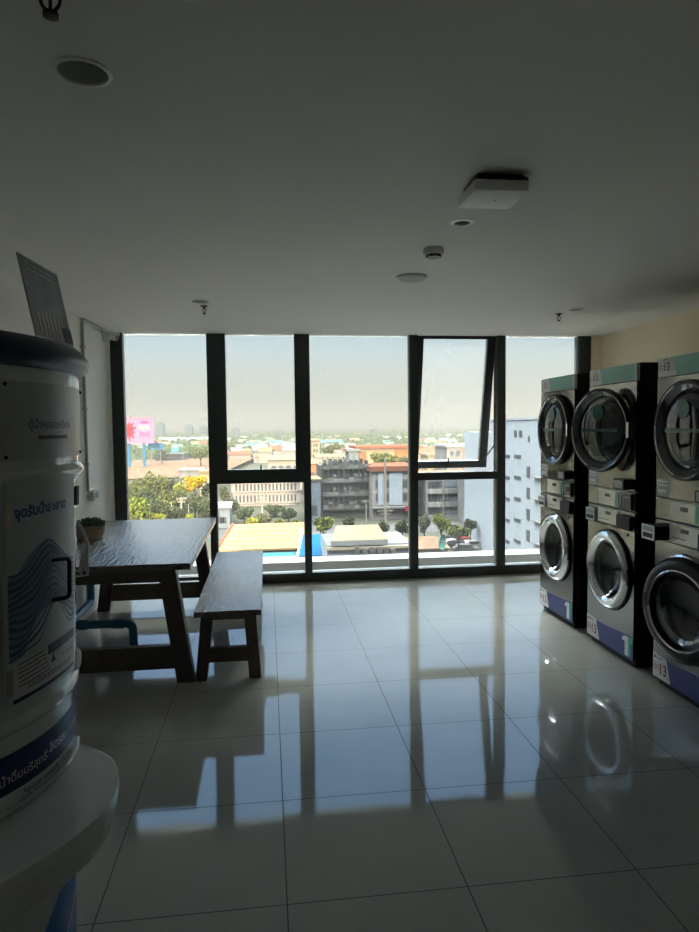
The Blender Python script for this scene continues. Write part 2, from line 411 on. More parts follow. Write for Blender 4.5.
def sprinkler(x, y, label, s=1):
    t = thing('fire_sprinkler', (x, y, ZC), label, 'sprinkler', 'ceiling fire sprinklers')
    bm = nb(); lathe(bm, [(0, 0), (.028*s, 0), (.025*s, -.006*s), (.010*s, -.010*s), (.010*s, -.022*s), (0, -.022*s)], 24); link('escutcheon', bm, 'brass_dark', t, True)
    bm = nb()
    for sg in (-1, 1): tube(bm, fillet([(.007*sg*s, 0, -.02*s), (.014*sg*s, 0, -.028*s), (.013*sg*s, 0, -.045*s), (.003*sg*s, 0, -.056*s)], .01), .0026*s, 8)
    tube(bm, [(0, 0, -.02*s), (0, 0, -.056*s)], .0025*s, 8)
    link('frame_arms', bm, 'brass_dark', t, True)
    bm = nb(); lathe(bm, [(0, -.054*s), (.011*s, -.056*s), (.011*s, -.062*s), (0, -.064*s)], 20); link('deflector', bm, 'brass_dark', t, True)
sprinkler(-.415, 1.436, 'black fire sprinkler at the top edge beside the large downlight', 1.4)
sprinkler(-.445, 5.06, 'fire sprinkler hanging near the left window above the table')
sprinkler(2.40, 5.22, 'fire sprinkler hanging near the right window above the washing machines')
t = thing('smoke_detector', (.872, 3.38, ZC), 'round white smoke detector with a dark slotted nose on the ceiling', 'smoke detector')
bm = nb(); lathe(bm, [(0, 0), (.052, 0), (.054, -.02), (.05, -.028), (.044, -.03), (0, -.03)], 36); link('housing', bm, 'white_plastic', t, True)
bm = nb(); lathe(bm, [(.04, -.029), (.036, -.044), (.0, -.05)], 30); link('sensor_cap', bm, 'grey_plastic', t, True)
bm = nb()
for k in range(6):
    a = k*PI/3; c = Vector((.036*math.cos(a), .036*math.sin(a), -.038)); tube(bm, [c-Vector((-math.sin(a), math.cos(a), 0))*.011, c+Vector((-math.sin(a), math.cos(a), 0))*.011], .005, 6)
link('vent_slot', bm, 'dull_black', t)
t = thing('ceiling_speaker', (.895, 4.0, ZC), 'flat round white speaker disc on the ceiling', 'ceiling speaker')
bm = nb(); lathe(bm, [(0, 0), (.095, 0), (.093, -.012), (.082, -.018), (.078, -.014)], 44); link('rim', bm, 'white_plastic', t, True)
bm = nb(); lathe(bm, [(.079, -.013), (.04, -.019), (0, -.021)], 40); link('grille', bm, mat('speaker_mesh', (.6, .6, .58), .6, bump=(400, .5)), t, True)
t = thing('wireless_access_point', (.861, 2.452, ZC), 'square white wireless box hanging under the ceiling on a black bracket', 'wireless router')
bm = nb(); box(bm, -.104, .104, -.104, .104, -.066, -.024, .012); link('housing', bm, 'white_plastic', t, True)
bm = nb(); box(bm, -.085, .085, -.085, .085, -.026, 0); link('bracket', bm, 'dull_black', t)
bm = nb(); tube(bm, fillet([(-.03, -.09, -.014), (.06, -.115, -.02), (.10, -.10, -.02), (.105, -.03, -.02), (.06, -.09, -.012), (0, -.10, -.01)], .02), .006, 8); link('cable', bm, 'black_plastic', t, True)
bm = nb(); lathe(bm, [(0, -.0675), (.006, -.0675), (.006, -.066)], 14, c=(.01, .0, 0)); link('status_light', bm, 'led', t)

# security camera, conduit and junction box on the left wall
t = thing('security_camera', (XL+.005, 6.37, 2.395), 'white bullet security camera at the top of the left wall', 'security camera')
link('mount', B(0, .022, -.055, .05, -.05, .052, .006), 'white_plastic', t)
bm = nb(); tube(bm, [(.015, 0, .0), (.06, -.01, .0)], .016, 10); link('bracket', bm, 'white_plastic', t, True)
bm = nb(); tube(bm, [(.045, -.008, .004), (.055, -.01, .002), (.12, -.025, -.012), (.124, -.026, -.013)], [.018, .03, .03, .026], 20); link('camera_body', bm, 'white_plastic', t, True)
bm = nb(); tube(bm, [(.122, -.0255, -.0125), (.130, -.0275, -.0145)], [.027, .024], 20); link('lens', bm, 'black_plastic', t, True)
bm = nb(); tube(bm, [(.06, -.012, .034), (.145, -.030, .017)], [.012, .010], 8); link('sun_shield', bm, 'white_plastic', t, True)
bm = nb(); tube(bm, fillet([(XL+.018, 5.60, 1.03), (XL+.018, 5.60, 2.432), (XL+.018, 6.27, 2.434)], .045), .014, 10)
o = tag(link('conduit', bm, 'conduit', None, True), 'grey metal conduit running up the left wall to the security camera', 'conduit')
for z in (1.25, 1.7, 2.2): link('clip', B(XL+.001, XL+.036, 5.575, 5.625, z, z+.02, .003), 'conduit', o)
t = thing('junction_box', (XL+.002, 5.76, .995), 'small white socket box low on the left wall at the conduit foot', 'electrical box')
bm = nb(); box(bm, 0, .05, -.09, .09, -.045, .045, .006); link('housing', bm, 'white_plastic', t)
bm = nb(); box(bm, .05, .056, -.05, .05, -.028, .028, .003); link('cover', bm, 'grey_plastic', t)
bm = nb(); tube(bm, [(.02, -.16, -.0), (.02, -.09, 0)], .014, 10); link('pipe_elbow', bm, 'conduit', t, True)

# ------------------------------------------------------------------ table, bench, plant
def plank_top(bm, x0, x1, y0, y1, z0, z1, bev): box(bm, x0, x1, y0, y1, z0, z1, bev)
def leg_bm(xt0, xt1, xb0, xb1, y0, y1, zt):
    bm = nb(); prism(bm, [(xb0, y0, 0), (xb1, y0, 0), (xt1, y0, zt), (xt0, y0, zt)], (0, y1-y0, 0))
    bmesh.ops.recalc_face_normals(bm, faces=bm.faces[:]); bmesh.ops.bevel(bm, geom=bm.edges[:], offset=.004, segments=2, affect='EDGES'); return bm
t = thing('dining_table', (-.955, 4.95, 0), 'long dark wooden table with splayed legs against the left wall', 'table')
ox, oy = .955, -4.95
link('tabletop', B(-.495, .495, -1.005, 1.005, .705, .745, .005), 'wood_top', t)
for yc in (-.9, .8):
    link('leg', leg_bm(.29, .395, .39, .495, yc-.04, yc+.05, .70), 'wood', t)
    link('leg', leg_bm(-.395, -.29, -.495, -.39, yc-.04, yc+.05, .70), 'wood', t)
    link('stretcher', B(-.42, .42, yc-.025, yc+.035, .085, .225, .004), 'wood', t)
    link('apron', B(-.38, .38, yc-.03, yc+.04, .62, .704, .004), 'wood', t)
t = thing('bench', (-.25, 4.91, 0), 'dark wooden bench with splayed legs beside the table', 'bench')
link('seat', B(-.2, .2, -.97, .97, .415, .45, .004), 'wood_top', t)
for yc in (-.86, .78):
    link('leg', leg_bm(-.165, -.092, -.207, -.138, yc-.035, yc+.045, .413), 'wood', t)
    link('leg', leg_bm(.092, .165, .118, .19, yc-.035, yc+.045, .413), 'wood', t)
    link('stretcher', B(-.15, .14, yc-.02, yc+.03, .108, .195, .004), 'wood', t)
    link('apron', B(-.16, .16, yc-.02, yc+.03, .37, .414, .004), 'wood', t)
t = thing('potted_plant', (-1.30, 5.0, .745), 'low round clay bowl of dark green plants on the table', 'plant')
bm = nb(); lathe(bm, [(0, 0), (.085, 0), (.105, .05), (.108, .10), (.098, .10), (.095, .085), (0, .085)], 32); link('bowl', bm, 'terracotta', t, True)
bm = nb(); lathe(bm, [(0, .088), (.094, .086)], 24); link('soil', bm, 'soil', t)
bm = nb()
for k in range(150):
    a = random.uniform(0, 2*PI); r = .105*math.sqrt(random.random()); z = .095+.035*(1-(r/.11)**2)
    L = random.uniform(.018, .032); d = Vector((math.cos(a)*r*5, math.sin(a)*r*5, random.uniform(.5, 1))).normalized()
    d = (d+Vector((random.uniform(-.4, .4), random.uniform(-.4, .4), 0))).normalized()
    tube(bm, [Vector((r*math.cos(a), r*math.sin(a), z-.01)), Vector((r*math.cos(a), r*math.sin(a), z))+d*L*.5, Vector((r*math.cos(a), r*math.sin(a), z))+d*L], [.004, .008, .001], 6)
link('foliage', bm, 'succulent', t, True)

# blue water pipe below the table
bm = nb()
P0 = fillet([(-1.455, 5.42, .66), (-1.42, 5.42, .60), (-1.42, 5.42, .165), (-1.40, 4.75, .175), (-.965, 4.75, .17), (-.96, 4.75, .0)], .05, 8)
tube(bm, P0, .03, 16)
t = tag(link('water_pipe', bm, 'pvc', None, True), 'blue plastic water pipe bending along the floor under the table', 'pipe')
for p, q in (((-1.42, 5.42, .30), (-1.42, 5.42, .36)), ((-1.02, 4.75, .171), (-1.10, 4.75, .172)), ((-1.33, 4.75, .174), (-1.27, 4.75, .1735))):
    bm = nb(); tube(bm, [p, q], .035, 16); link('coupling', bm, 'pvc', t, True)

# ------------------------------------------------------------------ washing machines and dryers
FX = -.40                                   # front plane, local x (front faces -x)
def on_front(y0, z0, d=.003): return lambda u, v: (FX-d, y0-u, z0+v)
def poly_front(pts, m, name, par, d=.0015, d0=.0):
    bm = nb(); prism(bm, [(FX-d0, y, z) for y, z in pts], (-d, 0, 0)); return link(name, bm, m, par)
def body(par, z0, z1, zc, rad):
    bm = nb(); W = .30
    # open-fronted cabinet
    for b in ((-.38, .42, -W, -W+.02, z0, z1), (-.38, .42, W-.02, W, z0, z1), (.40, .42, -W, W, z0, z1), (-.38, .42, -W, W, z1-.02, z1), (-.38, .42, -W, W, z0, z0+.02)): box(bm, *b)
    link('cabinet', bm, 'steel_dark', par)
def front_panel(par, z0, z1, zc, rad):
    bm = nb(); W = .298; n = 48
    plate_with_holes(bm, [(FX, -W, z0), (FX, W, z0), (FX, W, z1), (FX, -W, z1)], [[(FX, rad*math.cos(2*PI*i/n), zc+rad*math.sin(2*PI*i/n)) for i in range(n)]])
    r = bmesh.ops.extrude_face_region(bm, geom=bm.faces[:]); bmesh.ops.translate(bm, verts=[v for v in r['geom'] if isinstance(v, bmesh.types.BMVert)], vec=(.02, 0, 0))
    link('front_panel', bm, 'steel', par)
def drum(par, zc, rad):
    bm = nb(); lathe(bm, [(rad, .0), (rad+.02, .06), (rad+.03, .12), (rad+.03, .52), (rad-.05, .58), (0, .56)], 40, 'x', (FX+.02, 0, zc))
    for k in range(3):
        a = k*2*PI/3+.4; c, s = math.cos(a), math.sin(a); rr = rad+.03
        prism(bm, [(FX+.18, rr*math.cos(a-.12), zc+rr*math.sin(a-.12)), (FX+.18, rr*math.cos(a+.12), zc+rr*math.sin(a+.12)), (FX+.18, (rr-.06)*c, zc+(rr-.06)*s)], (.36, 0, 0))
    link('drum', bm, 'drum', par, True)
    bm = nb(); lathe(bm, [(rad-.005, .0), (rad-.025, -.006), (rad-.035, .02), (rad-.01, .05)], 44, 'x', (FX+.01, 0, zc)); link('door_gasket', bm, 'dull_black', par, True)
def washer_door(par, zc, ang, dark_back=False):
    ra = .258 if not dark_back else .272
    d = nb(); lathe(d, [(ra*.70, -.006), (ra+.008, -.006), (ra+.012, .002), (ra+.004, .008)], 56, 'x', (0, ra, 0))     # hinge at the near edge
    o = link('door', d, 'black_plastic', par, True); o.location = (FX-.010, -ra, zc) if not ang else (FX-.045, -.385, zc-.02); o.rotation_euler = (0, 0, R(ang))
    c = (0, ra, 0); k = .62
    if not dark_back:
        bm = nb(); lathe(bm, [(ra, -.006), (ra*.985, -.016), (ra*.93, -.030), (ra*.85, -.034), (ra*.78, -.026), (ra*.73, -.012), (ra*.70, .008)], 64, 'x', c); link('door_ring', bm, 'chrome', o, True)
    else:
        bm = nb(); lathe(bm, [(ra, -.006), (ra*.985, -.020), (ra*.93, -.034), (ra*.80, -.040), (ra*.74, -.034), (ra*.70, .0)], 64, 'x', c); link('door_ring', bm, 'black_plastic', o, True)
        bm = nb(); lathe(bm, [(ra*.80, -.039), (ra*.775, -.045), (ra*.745, -.034), (ra*.735, -.02)], 64, 'x', c); link('trim_ring', bm, 'chrome', o, True)
    bm = nb(); lathe(bm, [(ra*.71, -.002), (ra*.62, .03), (ra*.5, .055), (ra*.3, .072), (0, .078)], 48, 'x', c); link('door_glass', bm, 'porthole', o, True)
    bm = nb(); box(bm, -.016 if not ang else -.03, .004 if not ang else .044, -.012, .035, -.05, .05, .003); link('hinge', bm, 'black_plastic', o)
    if dark_back: bm = nb(); box(bm, -.040, -.026, 2*ra-.06, 2*ra-.022, -.045, .045, .004); link('handle', bm, 'black_plastic', o)
    return o
def dryer_door(par, zc, ang):
    ra = .274
    d = nb(); lathe(d, [(ra*.93, -.012), (ra*.945, -.030), (ra*.97, -.034), (ra*.995, -.026), (ra, -.010), (ra, .0), (ra*.9, .004)], 60, 'x', (0, ra, 0))
    o = link('door', d, 'black_plastic', par, True); o.location = (FX-.010, -ra, zc); o.rotation_euler = (0, 0, R(ang)); c = (0, ra, 0)
    bm = nb(); lathe(bm, [(ra*.945, -.031), (ra*.935, -.035), (ra*.92, -.028)], 60, 'x', c); link('trim_ring', bm, 'chrome', o, True)
    bm = nb(); lathe(bm, [(ra*.925, -.028), (ra*.86, -.018), (ra*.79, -.004), (ra*.77, .006)], 60, 'x', c); link('bezel', bm, 'dark_chrome', o, True)
    bm = nb(); lathe(bm, [(ra*.78, .004), (ra*.74, -.010), (ra*.6, -.020), (ra*.3, -.026), (0, -.028)], 48, 'x', c); link('door_glass', bm, 'porthole', o, True)
    bm = nb(); box(bm, -.036, -.027, ra*.35, ra*1.55, -.010, .010, .003); link('label_strip', bm, 'sticker_green', o)
    bm = nb(); lathe(bm, [(.05, -.006), (.05, .0)], 30, 'x', (-.026, ra*1.0, .115)); disc(bm, .05, (-.032, ra*1.0, .115)); link('round_sticker', bm, 'sticker_green', o)
    bm = nb(); box(bm, -.038, -.005, -.006, .014, -.05, .05, .004); link('hinge', bm, 'chrome', o)
    return o
def rows(par, name, m, rects, d=.001, d0=.0015):
    bm = nb()
    for y0, y1, z0, z1 in rects: box(bm, FX-d0-d, FX-d0, min(y0, y1), max(y0, y1), z0, z1)
    return link(name, bm, m, par)
def washer(yc, label, ang=0, open_look=False, reader=.018):
    t = thing('washing_machine', (2.66, yc, 0), label, 'washing machine', 'washing machines along the right wall')
    body(t, .03, .985, .57, .235); front_panel(t, .045, .862, .57, .232); drum(t, .57, .225)
    washer_door(t, .57, ang, open_look)
    if open_look:
        bm = nb(); lathe(bm, [(.255, -.002), (.25, -.022), (.235, -.03), (.215, -.02), (.205, .01)], 56, 'x', (FX, 0, .57)); link('opening_ring', bm, 'chrome', t, True)
    bm = nb(); box(bm, -.37, .38, -.28, .28, 0, .032); link('plinth', bm, 'dull_black', t)
    link('control_strip', B(FX, -.38, -.298, .298, .868, .982, .003), 'steel', t)
    link('control_panel', B(FX-.006, FX, -.10, .155, .878, .972, .003), 'cream', t)
    rows(t, 'display', 'screen', [(-.02, .05, .935, .957)], .001, .006)
    rows(t, 'printed_line', 'ink_red', [(.0, .13, .898, .903)], .0006, .006)
    bm = nb(); box(bm, FX-.030, FX, -.285, -.125, .872, .958, .006); link('coin_box', bm, 'dull_black', t)
    bm = nb(); box(bm, FX-reader, FX, .172, .292, .874, .955, .003); cr = link('card_reader', bm, 'dull_black' if reader > .03 else 'label_grey', t)
    rows(cr, 'face_plate', 'label_white', [(.170, .294, .872, .957)], .004, reader)
    rows(cr, 'card_slot', 'dull_black', [(.185, .280, .884, .911)], .001, reader+.004)
    rows(cr, 'card_label', 'label_grey', [(.180, .285, .921, .950)], .001, reader+.004)
    bm = nb(); lathe(bm, [(0, -.004), (.009, -.004), (.009, .0)], 14, 'x', (FX, -.22, .835)); link('lock', bm, 'dull_black', t)
    # printed plinth band: white label, navy band, white and green mark
    poly_front([(.125, .047), (.298, .047), (.298, .190), (.170, .178)], 'label_white', 'price_label', t)
    poly_front([(-.298, .047), (.121, .047), (.166, .178), (.1, .176), (-.298, .200)], 'band_navy', 'colour_band', t)
    text('lettering', 'ซัก', 'ink_red', t, on_front(.283, .092), .045, .06)
    text('lettering', '13', 'ink_red', t, on_front(.225, .078), .062, .088, .02)
    text('lettering', 'กก.', 'ink_dark', t, on_front(.156, .070), .018, .026)
    rows(t, 'printed_line', 'ink_dark', [(.285, .262, .160, .172), (.255, .205, .163, .168)], .0006, .0016)
    poly_front([(-.165, .150), (-.19, .182), (-.245, .188), (-.245, .06), (-.205, .06), (-.205, .148)], 'print_white', 'number_mark', t, .001, .0016)
    poly_front([(-.245, .188), (-.292, .194), (-.292, .15), (-.272, .148), (-.272, .06), (-.245, .06)], 'logo_green', 'number_mark', t, .001, .0016)
    return t
def dryer(yc, label, ang=0):
    t = thing('tumble_dryer', (2.66, yc, .985), label, 'tumble dryer', 'tumble dryers stacked on the washing machines')
    body(t, .0, .93, .515, .22); front_panel(t, .132, .815, .515, .21); drum(t, .515, .2)
    dryer_door(t, .515, ang)
    link('control_strip', B(FX, -.38, -.298, .298, .006, .125, .003), 'steel', t)
    link('control_panel', B(FX-.006, FX, -.07, .155, .014, .116, .003), 'cream', t)
    rows(t, 'display', 'screen', [(-.01, .06, .070, .094)], .001, .006)
    rows(t, 'colour_strip', 'band_green', [(-.072, -.125, .014, .116)], .004, .0)
    bm = nb(); box(bm, FX-.02, FX, -.285, -.13, .012, .118, .004); sc = link('payment_screen', bm, 'screen', t)
    rows(sc, 'screen_lines', 'label_grey', [(-.15, -.165, .03, .10), (-.19, -.20, .03, .10), (-.21, -.27, .09, .10), (-.21, -.27, .03, .036)], .001, .02)
    bm = nb(); box(bm, FX-.05, FX, -.25, -.125, .140, .205, .004); cb = link('coin_acceptor', bm, 'dull_black', t)
    rows(cb, 'face_plate', 'label_grey', [(-.14, -.235, .148, .197)], .002, .05)
    rows(t, 'notice_sticker', 'label_grey', [(.285, .165, .140, .235)], .001, .0)
    rows(t, 'printed_line', 'label_white', [(.275, .19, .215, .225), (.275, .18, .196, .204), (.275, .2, .155, .175)], .0006, .001)
    # printed top band
    link('top_strip', B(FX, -.38, -.298, .298, .82, .928, .003), 'label_white', t)
    poly_front([(-.298, .822), (.118, .822), (.155, .927), (-.298, .927)], 'band_green', 'colour_band', t)
    poly_front([(-.298, .822), (-.285, .822), (-.285, .927), (-.298, .927)], 'label_white', 'edge_mark', t, .0018)
    text('lettering', 'อบ', 'label_grey', t, on_front(.283, .855), .042, .055)
    text('lettering', '13', 'ink_red', t, on_front(.232, .852), .05, .07, .015)
    text('lettering', 'กก.', 'label_grey', t, on_front(.174, .852), .018, .022)
    rows(t, 'printed_line', 'label_grey', [(.25, .20, .912, .918)], .0006, .0001)
    return t
washer(4.94, 'steel washing machine next to the window, chrome door shut')
washer(4.115, 'steel washing machine in the middle of the row, chrome door shut')
washer(3.30, 'steel washing machine nearest the viewer, wide black door standing ajar', 11, True, .085)
dryer(4.94, 'steel tumble dryer next to the window, door shut, green top band')
dryer(4.115, 'steel tumble dryer in the middle, round black door swung ajar', 13)
dryer(3.30, 'steel tumble dryer nearest the viewer, cut by the right edge, door shut')

# ------------------------------------------------------------------ water vending machine (round, left foreground)
CX, CY = -.924, 1.66
wt = thing('water_vending_machine', (CX, CY, 0), 'tall round grey water vending machine with navy lid at the left edge', 'water dispenser')
def rz_(z): return .409+.0322*(z-.193)
def cyl(a, z, off=0):
    r = rz_(z)+off; return Vector((r*math.cos(R(a)), r*math.sin(R(a)), z))
bm = nb(); lathe(bm, [(0, 0), (.40, 0)]+[(rz_(z), z) for z in (.03, .3, .6, .7, .9, 1.1, 1.3, 1.40)]+[(.450, 1.425), (.4545, 1.45), (.456, 1.50), (.463, 1.655), (.45, 1.70), (0, 1.70)], 96); link('shell', bm, 'frp', wt, True)
bm = nb(); lathe(bm, [(.446, 1.41), (.458, 1.418), (.468, 1.432), (.468, 1.442), (.460, 1.452), (.454, 1.456)], 96); link('upper_ring', bm, 'frp', wt, True)
bm = nb(); lathe(bm, [(.425, .885), (.437, .893), (.441, .905), (.437, .918), (.428, .928)], 96); link('lower_ring', bm, 'frp', wt, True)
bm = nb(); lathe(bm, [(.45, 1.668), (.472, 1.672), (.486, 1.685), (.489, 1.700), (.484, 1.714), (.474, 1.726), (.462, 1.736), (.44, 1.742), (0, 1.745)], 96); link('lid', bm, 'navy_lid', wt, True)
def patch(bm, a0, a1, z0, z1, off, th=.004, n=20, m=1):
    """curved plate on the shell between two angles and two heights"""
    lay = []
    for o in (off, off+th):
        lay.append([[bm.verts.new(cyl(a0+(a1-a0)*i/n, z0+(z1-z0)*k/m, o)) for i in range(n+1)] for k in range(m+1)])
    A, C_ = lay
    for k in range(m):
        for i in range(n):
            bm.faces.new((C_[k][i], C_[k][i+1], C_[k+1][i+1], C_[k+1][i])); bm.faces.new((A[k][i], A[k+1][i], A[k+1][i+1], A[k][i+1]))
    for i in range(n):
        bm.faces.new((A[0][i], A[0][i+1], C_[0][i+1], C_[0][i])); bm.faces.new((A[m][i], C_[m][i], C_[m][i+1], A[m][i+1]))
    for k in range(m):
        bm.faces.new((A[k][0], C_[k][0], C_[k+1][0], A[k+1][0])); bm.faces.new((A[k][n], A[k+1][n], C_[k+1][n], C_[k][n]))
def curved(name, m, par, a0, a1, z0, z1, off, th=.004, n=20, k=1):
    bm = nb(); patch(bm, a0, a1, z0, z1, off, th, n, k); return link(name, bm, m, par, True)
def wrap_poly(bm, pts, off, n=1):
    """fill a polygon given in (angle, z), cut into narrow columns so that it hugs the shell"""
    tmp = nb(); vs = [tmp.verts.new((a, z, 0)) for a, z in pts]; tmp.faces.new(vs)
    a0 = min(p[0] for p in pts); a1 = max(p[0] for p in pts); a = a0+1.5
    while a < a1:
        bmesh.ops.bisect_plane(tmp, geom=tmp.verts[:]+tmp.edges[:]+tmp.faces[:], plane_co=(a, 0, 0), plane_no=(1, 0, 0)); a += 1.5
    bmesh.ops.triangulate(tmp, faces=tmp.faces[:])
    mp = {v: bm.verts.new(cyl(v.co.x, v.co.y, off)) for v in tmp.verts}
    for f in tmp.faces: bm.faces.new([mp[v] for v in f.verts])
    tmp.free()
def wrapped(name, m, par, pts, off):
    bm = nb(); wrap_poly(bm, pts, off); return link(name, bm, m, par, smooth=None)
def ribbon(bm, line, wz, off):
    for i in range(len(line)-1):
        (a0, z0), (a1, z1) = line[i], line[i+1]
        bm.faces.new([bm.verts.new(cyl(*p, off)) for p in ((a0, z0-wz), (a1, z1-wz), (a1, z1+wz), (a0, z0+wz))])
def ctext(name, body, m, par, a0, a1, z0, off, slope=0, bold=0, squash=1):
    r = rz_(z0)+off; wd = r*R(a1-a0)
    v, f, w_, h_ = text_geo(body, bold); s = wd/w_
    bm = nb(); vs = [bm.verts.new(cyl(a0+math.degrees(p.x*s/r), z0+p.y*s*squash+slope*p.x*s, off)) for p in v]
    for q in f:
        try: bm.faces.new([vs[i] for i in q])
        except ValueError: pass
    return link(name, bm, m, par, smooth=None)
# upper name plate with screws
pl = curved('name_plate', 'plate_grey', wt, -32, 12, 1.472, 1.638, .004, .005, 24)
for a, z in ((-31, 1.63), (-31, 1.48), (11, 1.63), (11, 1.48)):
    bm = nb(); ball(bm, cyl(a, z, .010), .004, 10); link('screw', bm, 'dull_black', pl, True)
ctext('lettering', 'ตู้น้ำหยอดเหรียญ', 'print_navy', pl, -23.5, -3, 1.540, .0096, bold=.01)
bm = nb(); ribbon(bm, [(-20+i, 1.520) for i in range(0, 16)], .004, .0096); link('printed_line', bm, 'ink_dark', pl)
# door with hinges, handle and prints
dr = curved('door', 'door_metal', wt, -32.5, -3.5, .962, 1.432, .006, .014, 24)
curved('door_frame', 'frp_tray', wt, -3.2, -.6, .955, 1.438, .004, .010, 4)
for a, z0, z1 in ((-32.9, 1.335, 1.385), (-32.9, .985, 1.038)): curved('hinge', 'chrome' if z0 > 1.2 else 'grey_plastic', dr, a, a+1.4, z0, z1, .019, .006, 3)
curved('latch', 'dull_black', wt, -1.9, .6, 1.355, 1.40, .010, .012, 3)
bm = nb()
hp = [cyl(-16.5, 1.245, .018), cyl(-13.4, 1.246, .046), cyl(-13.4, 1.156, .046), cyl(-16.5, 1.155, .018)]
tube(bm, fillet(hp, .012), .0048, 10); link('handle', bm, 'dull_black', dr, True)
wrapped('wave_print', 'wave_blue', dr, [(-32.2, 1.228), (-29.1, 1.238), (-25.8, 1.268), (-22.2, 1.289), (-18.1, 1.297), (-13.5, 1.275), (-9.6, 1.250), (-3.8, 1.226), (-3.8, 1.095), (-9.7, 1.129), (-16.1, 1.154), (-20.5, 1.141), (-23.2, 1.130), (-26.2, 1.088), (-27.3, 1.060), (-32.2, 1.052)], .0204)
bm = nb()
for k in range(13):
    f = k/12; line = []
    for i in range(30):
        a = -32.2+28.2*i/29
        top = 1.233+.062*math.exp(-((a+18)/6.5)**2); botm = 1.060+.09*math.exp(-((a+15)/6)**2)+.03*max(0, (a+12)/8)
        z = top*(1-f)+botm*f+.005*math.sin(a*.5+k*.7)*(.3+f)
        line.append((a, z))
    ribbon(bm, line, .0022+.001*(k % 3), .0206)
link('wave_lines', bm, 'wave_navy', dr)
ctext('lettering', 'จุดรับน้ำสะอาด', 'print_blue', dr, -30.0, -9.5, 1.354, .0206, bold=.045, slope=.03)
st = wrapped('instruction_sticker', 'print_white', dr, [(-31.2, .962), (-4.2, .974), (-4.4, 1.063), (-31.2, 1.050)], .0205)
wrapped('sticker_heading', 'print_navy', st, [(-18.8, 1.036), (-4.3, 1.044), (-4.3, 1.064), (-18.8, 1.058)], .0208)
wrapped('sticker_footer', 'print_navy', st, [(-31.2, .962), (-4.2, .974), (-4.2, .982), (-31.2, .971)], .0208)
bm = nb()
for k in range(6):
    z = 1.043-.0095*k; ribbon(bm, [(-29.5+i*(.45+.02*k), z+.0004*i) for i in range(0, 22)], .0012, .0209)
for z in (.992, .986): ribbon(bm, [(-26.5+i, z+.0004*i) for i in range(0, 21)], .0012, .0209)
for a in (-12, -9.5, -7): ribbon(bm, [(a+.3*i, 1.020) for i in range(6)], .0012, .0209)
link('printed_line', bm, 'ink_dark', st)
wrapped('warning_triangle', 'ink_dark', st, [(-17.6, 1.015), (-15.2, 1.016), (-16.4, 1.034)], .0209)
# navy band with its lettering, then two lines of print
curved('lettering_band', 'print_navy', wt, -60, 22, .765, .850, .0010, .0008, 50)
ctext('lettering', 'น้ำดื่มบริสุทธิ์', 'print_white', wt, -34.0, -16.0, .787, .0022, bold=0)
ctext('lettering', 'ลิตรละ 1 บาท', 'print_white', wt, -14.8, 6.5, .795, .0022, bold=.02)
ctext('lettering', '*สะอาด ปลอดภัย ได้มาตรฐาน', 'ink_green', wt, -26.0, 3.5, .742, .0014, bold=.02)
ctext('lettering', 'มั่นใจ ตรวจสอบคุณภาพน้ำทุกวัน', 'print_blue', wt, -27.5, 4.0, .727, .0014)
# drip tray
def tray_r(a):
    t = [(14, .430), (12.5, .437), (10, .455), (5.5, .492), (0, .532), (-5, .556), (-10, .575), (-16, .597), (-22, .612), (-30, .617), (-40, .618), (-60, .62), (-80, .618), (-95, .612), (-105, .597), (-112, .575), (-120, .545), (-127, .492), (-132, .455), (-135, .43)]
    for (a0, q0), (a1, q1) in zip(t, t[1:]):
        if a1 <= a <= a0: return q0+(q1-q0)*(a0-a)/(a0-a1)
    return .43
bm = nb(); A_ = [14-149*i/90 for i in range(91)]
prof = []
for a in A_:
    q = tray_r(a); ri = rz_(.72)-.01; c, s = math.cos(R(a)), math.sin(R(a)); e = max(q-ri, .004)
    prof.append([bm.verts.new((rr*c, rr*s, z)) for rr, z in ((ri, .722), (ri+e*.12, .716), (ri+e*.8, .714), (ri+e*.93, .717), (ri+e*.985, .716), (ri+e, .708), (ri+e*.985, .685), (ri+e*.86, .615), (ri+e*.5, .598), (ri-.02, .592))])
for i in range(90):
    for k in range(9): bm.faces.new((prof[i][k], prof[i+1][k], prof[i+1][k+1], prof[i][k+1]))
tr_ = link('drip_tray', bm, 'frp_tray', wt, True)
bm = nb(); tube(bm, [cyl(14-1.5*i, .727, .004) for i in range(40)], .006, 8); link('tray_bead', bm, 'frp', tr_, True)
wrapped('base_print', 'base_blue', wt, [(22, .52), (6, .475), (1.6, .462), (-6, .44), (-14, .405), (-22, .35), (-34, .25), (-50, .16), (-50, .02), (22, .02)], .0012)
bm = nb(); ribbon(bm, [(20-2*i, .36-.0005*i*i) for i in range(22)], .003, .0016); link('print_line', bm, 'wave_blue', wt)
# wire rack and white outlet on the far side
rk = nb()
def rp(a, o, z): return cyl(a, z, o)
for a in (15, 24):
    tube(rk, [rp(a, .0, 1.285), rp(a, .010, 1.288), rp(a, .028, 1.240), rp(a, .028, 1.155), rp(a, .0, 1.155)], .0035, 8)
for z in (1.235, 1.158): tube(rk, [rp(15, .028, z), rp(20, .029, z), rp(24, .028, z)], .0035, 8)
for a in (17, 19, 21, 23): tube(rk, [rp(a, .028, 1.235), rp(a, .018, 1.195), rp(a, .012, 1.155)], .003, 8)
link('wire_rack', rk, 'conduit', wt, True)
bm = nb(); lathe(bm, [(.0, .0), (.010, .0), (.024, .006), (.03, .014), (.024, .022), (.0, .024)], 24, 'x', cyl(9, .952, -.012)); link('outlet_cap', bm, 'white_plastic', wt, True)
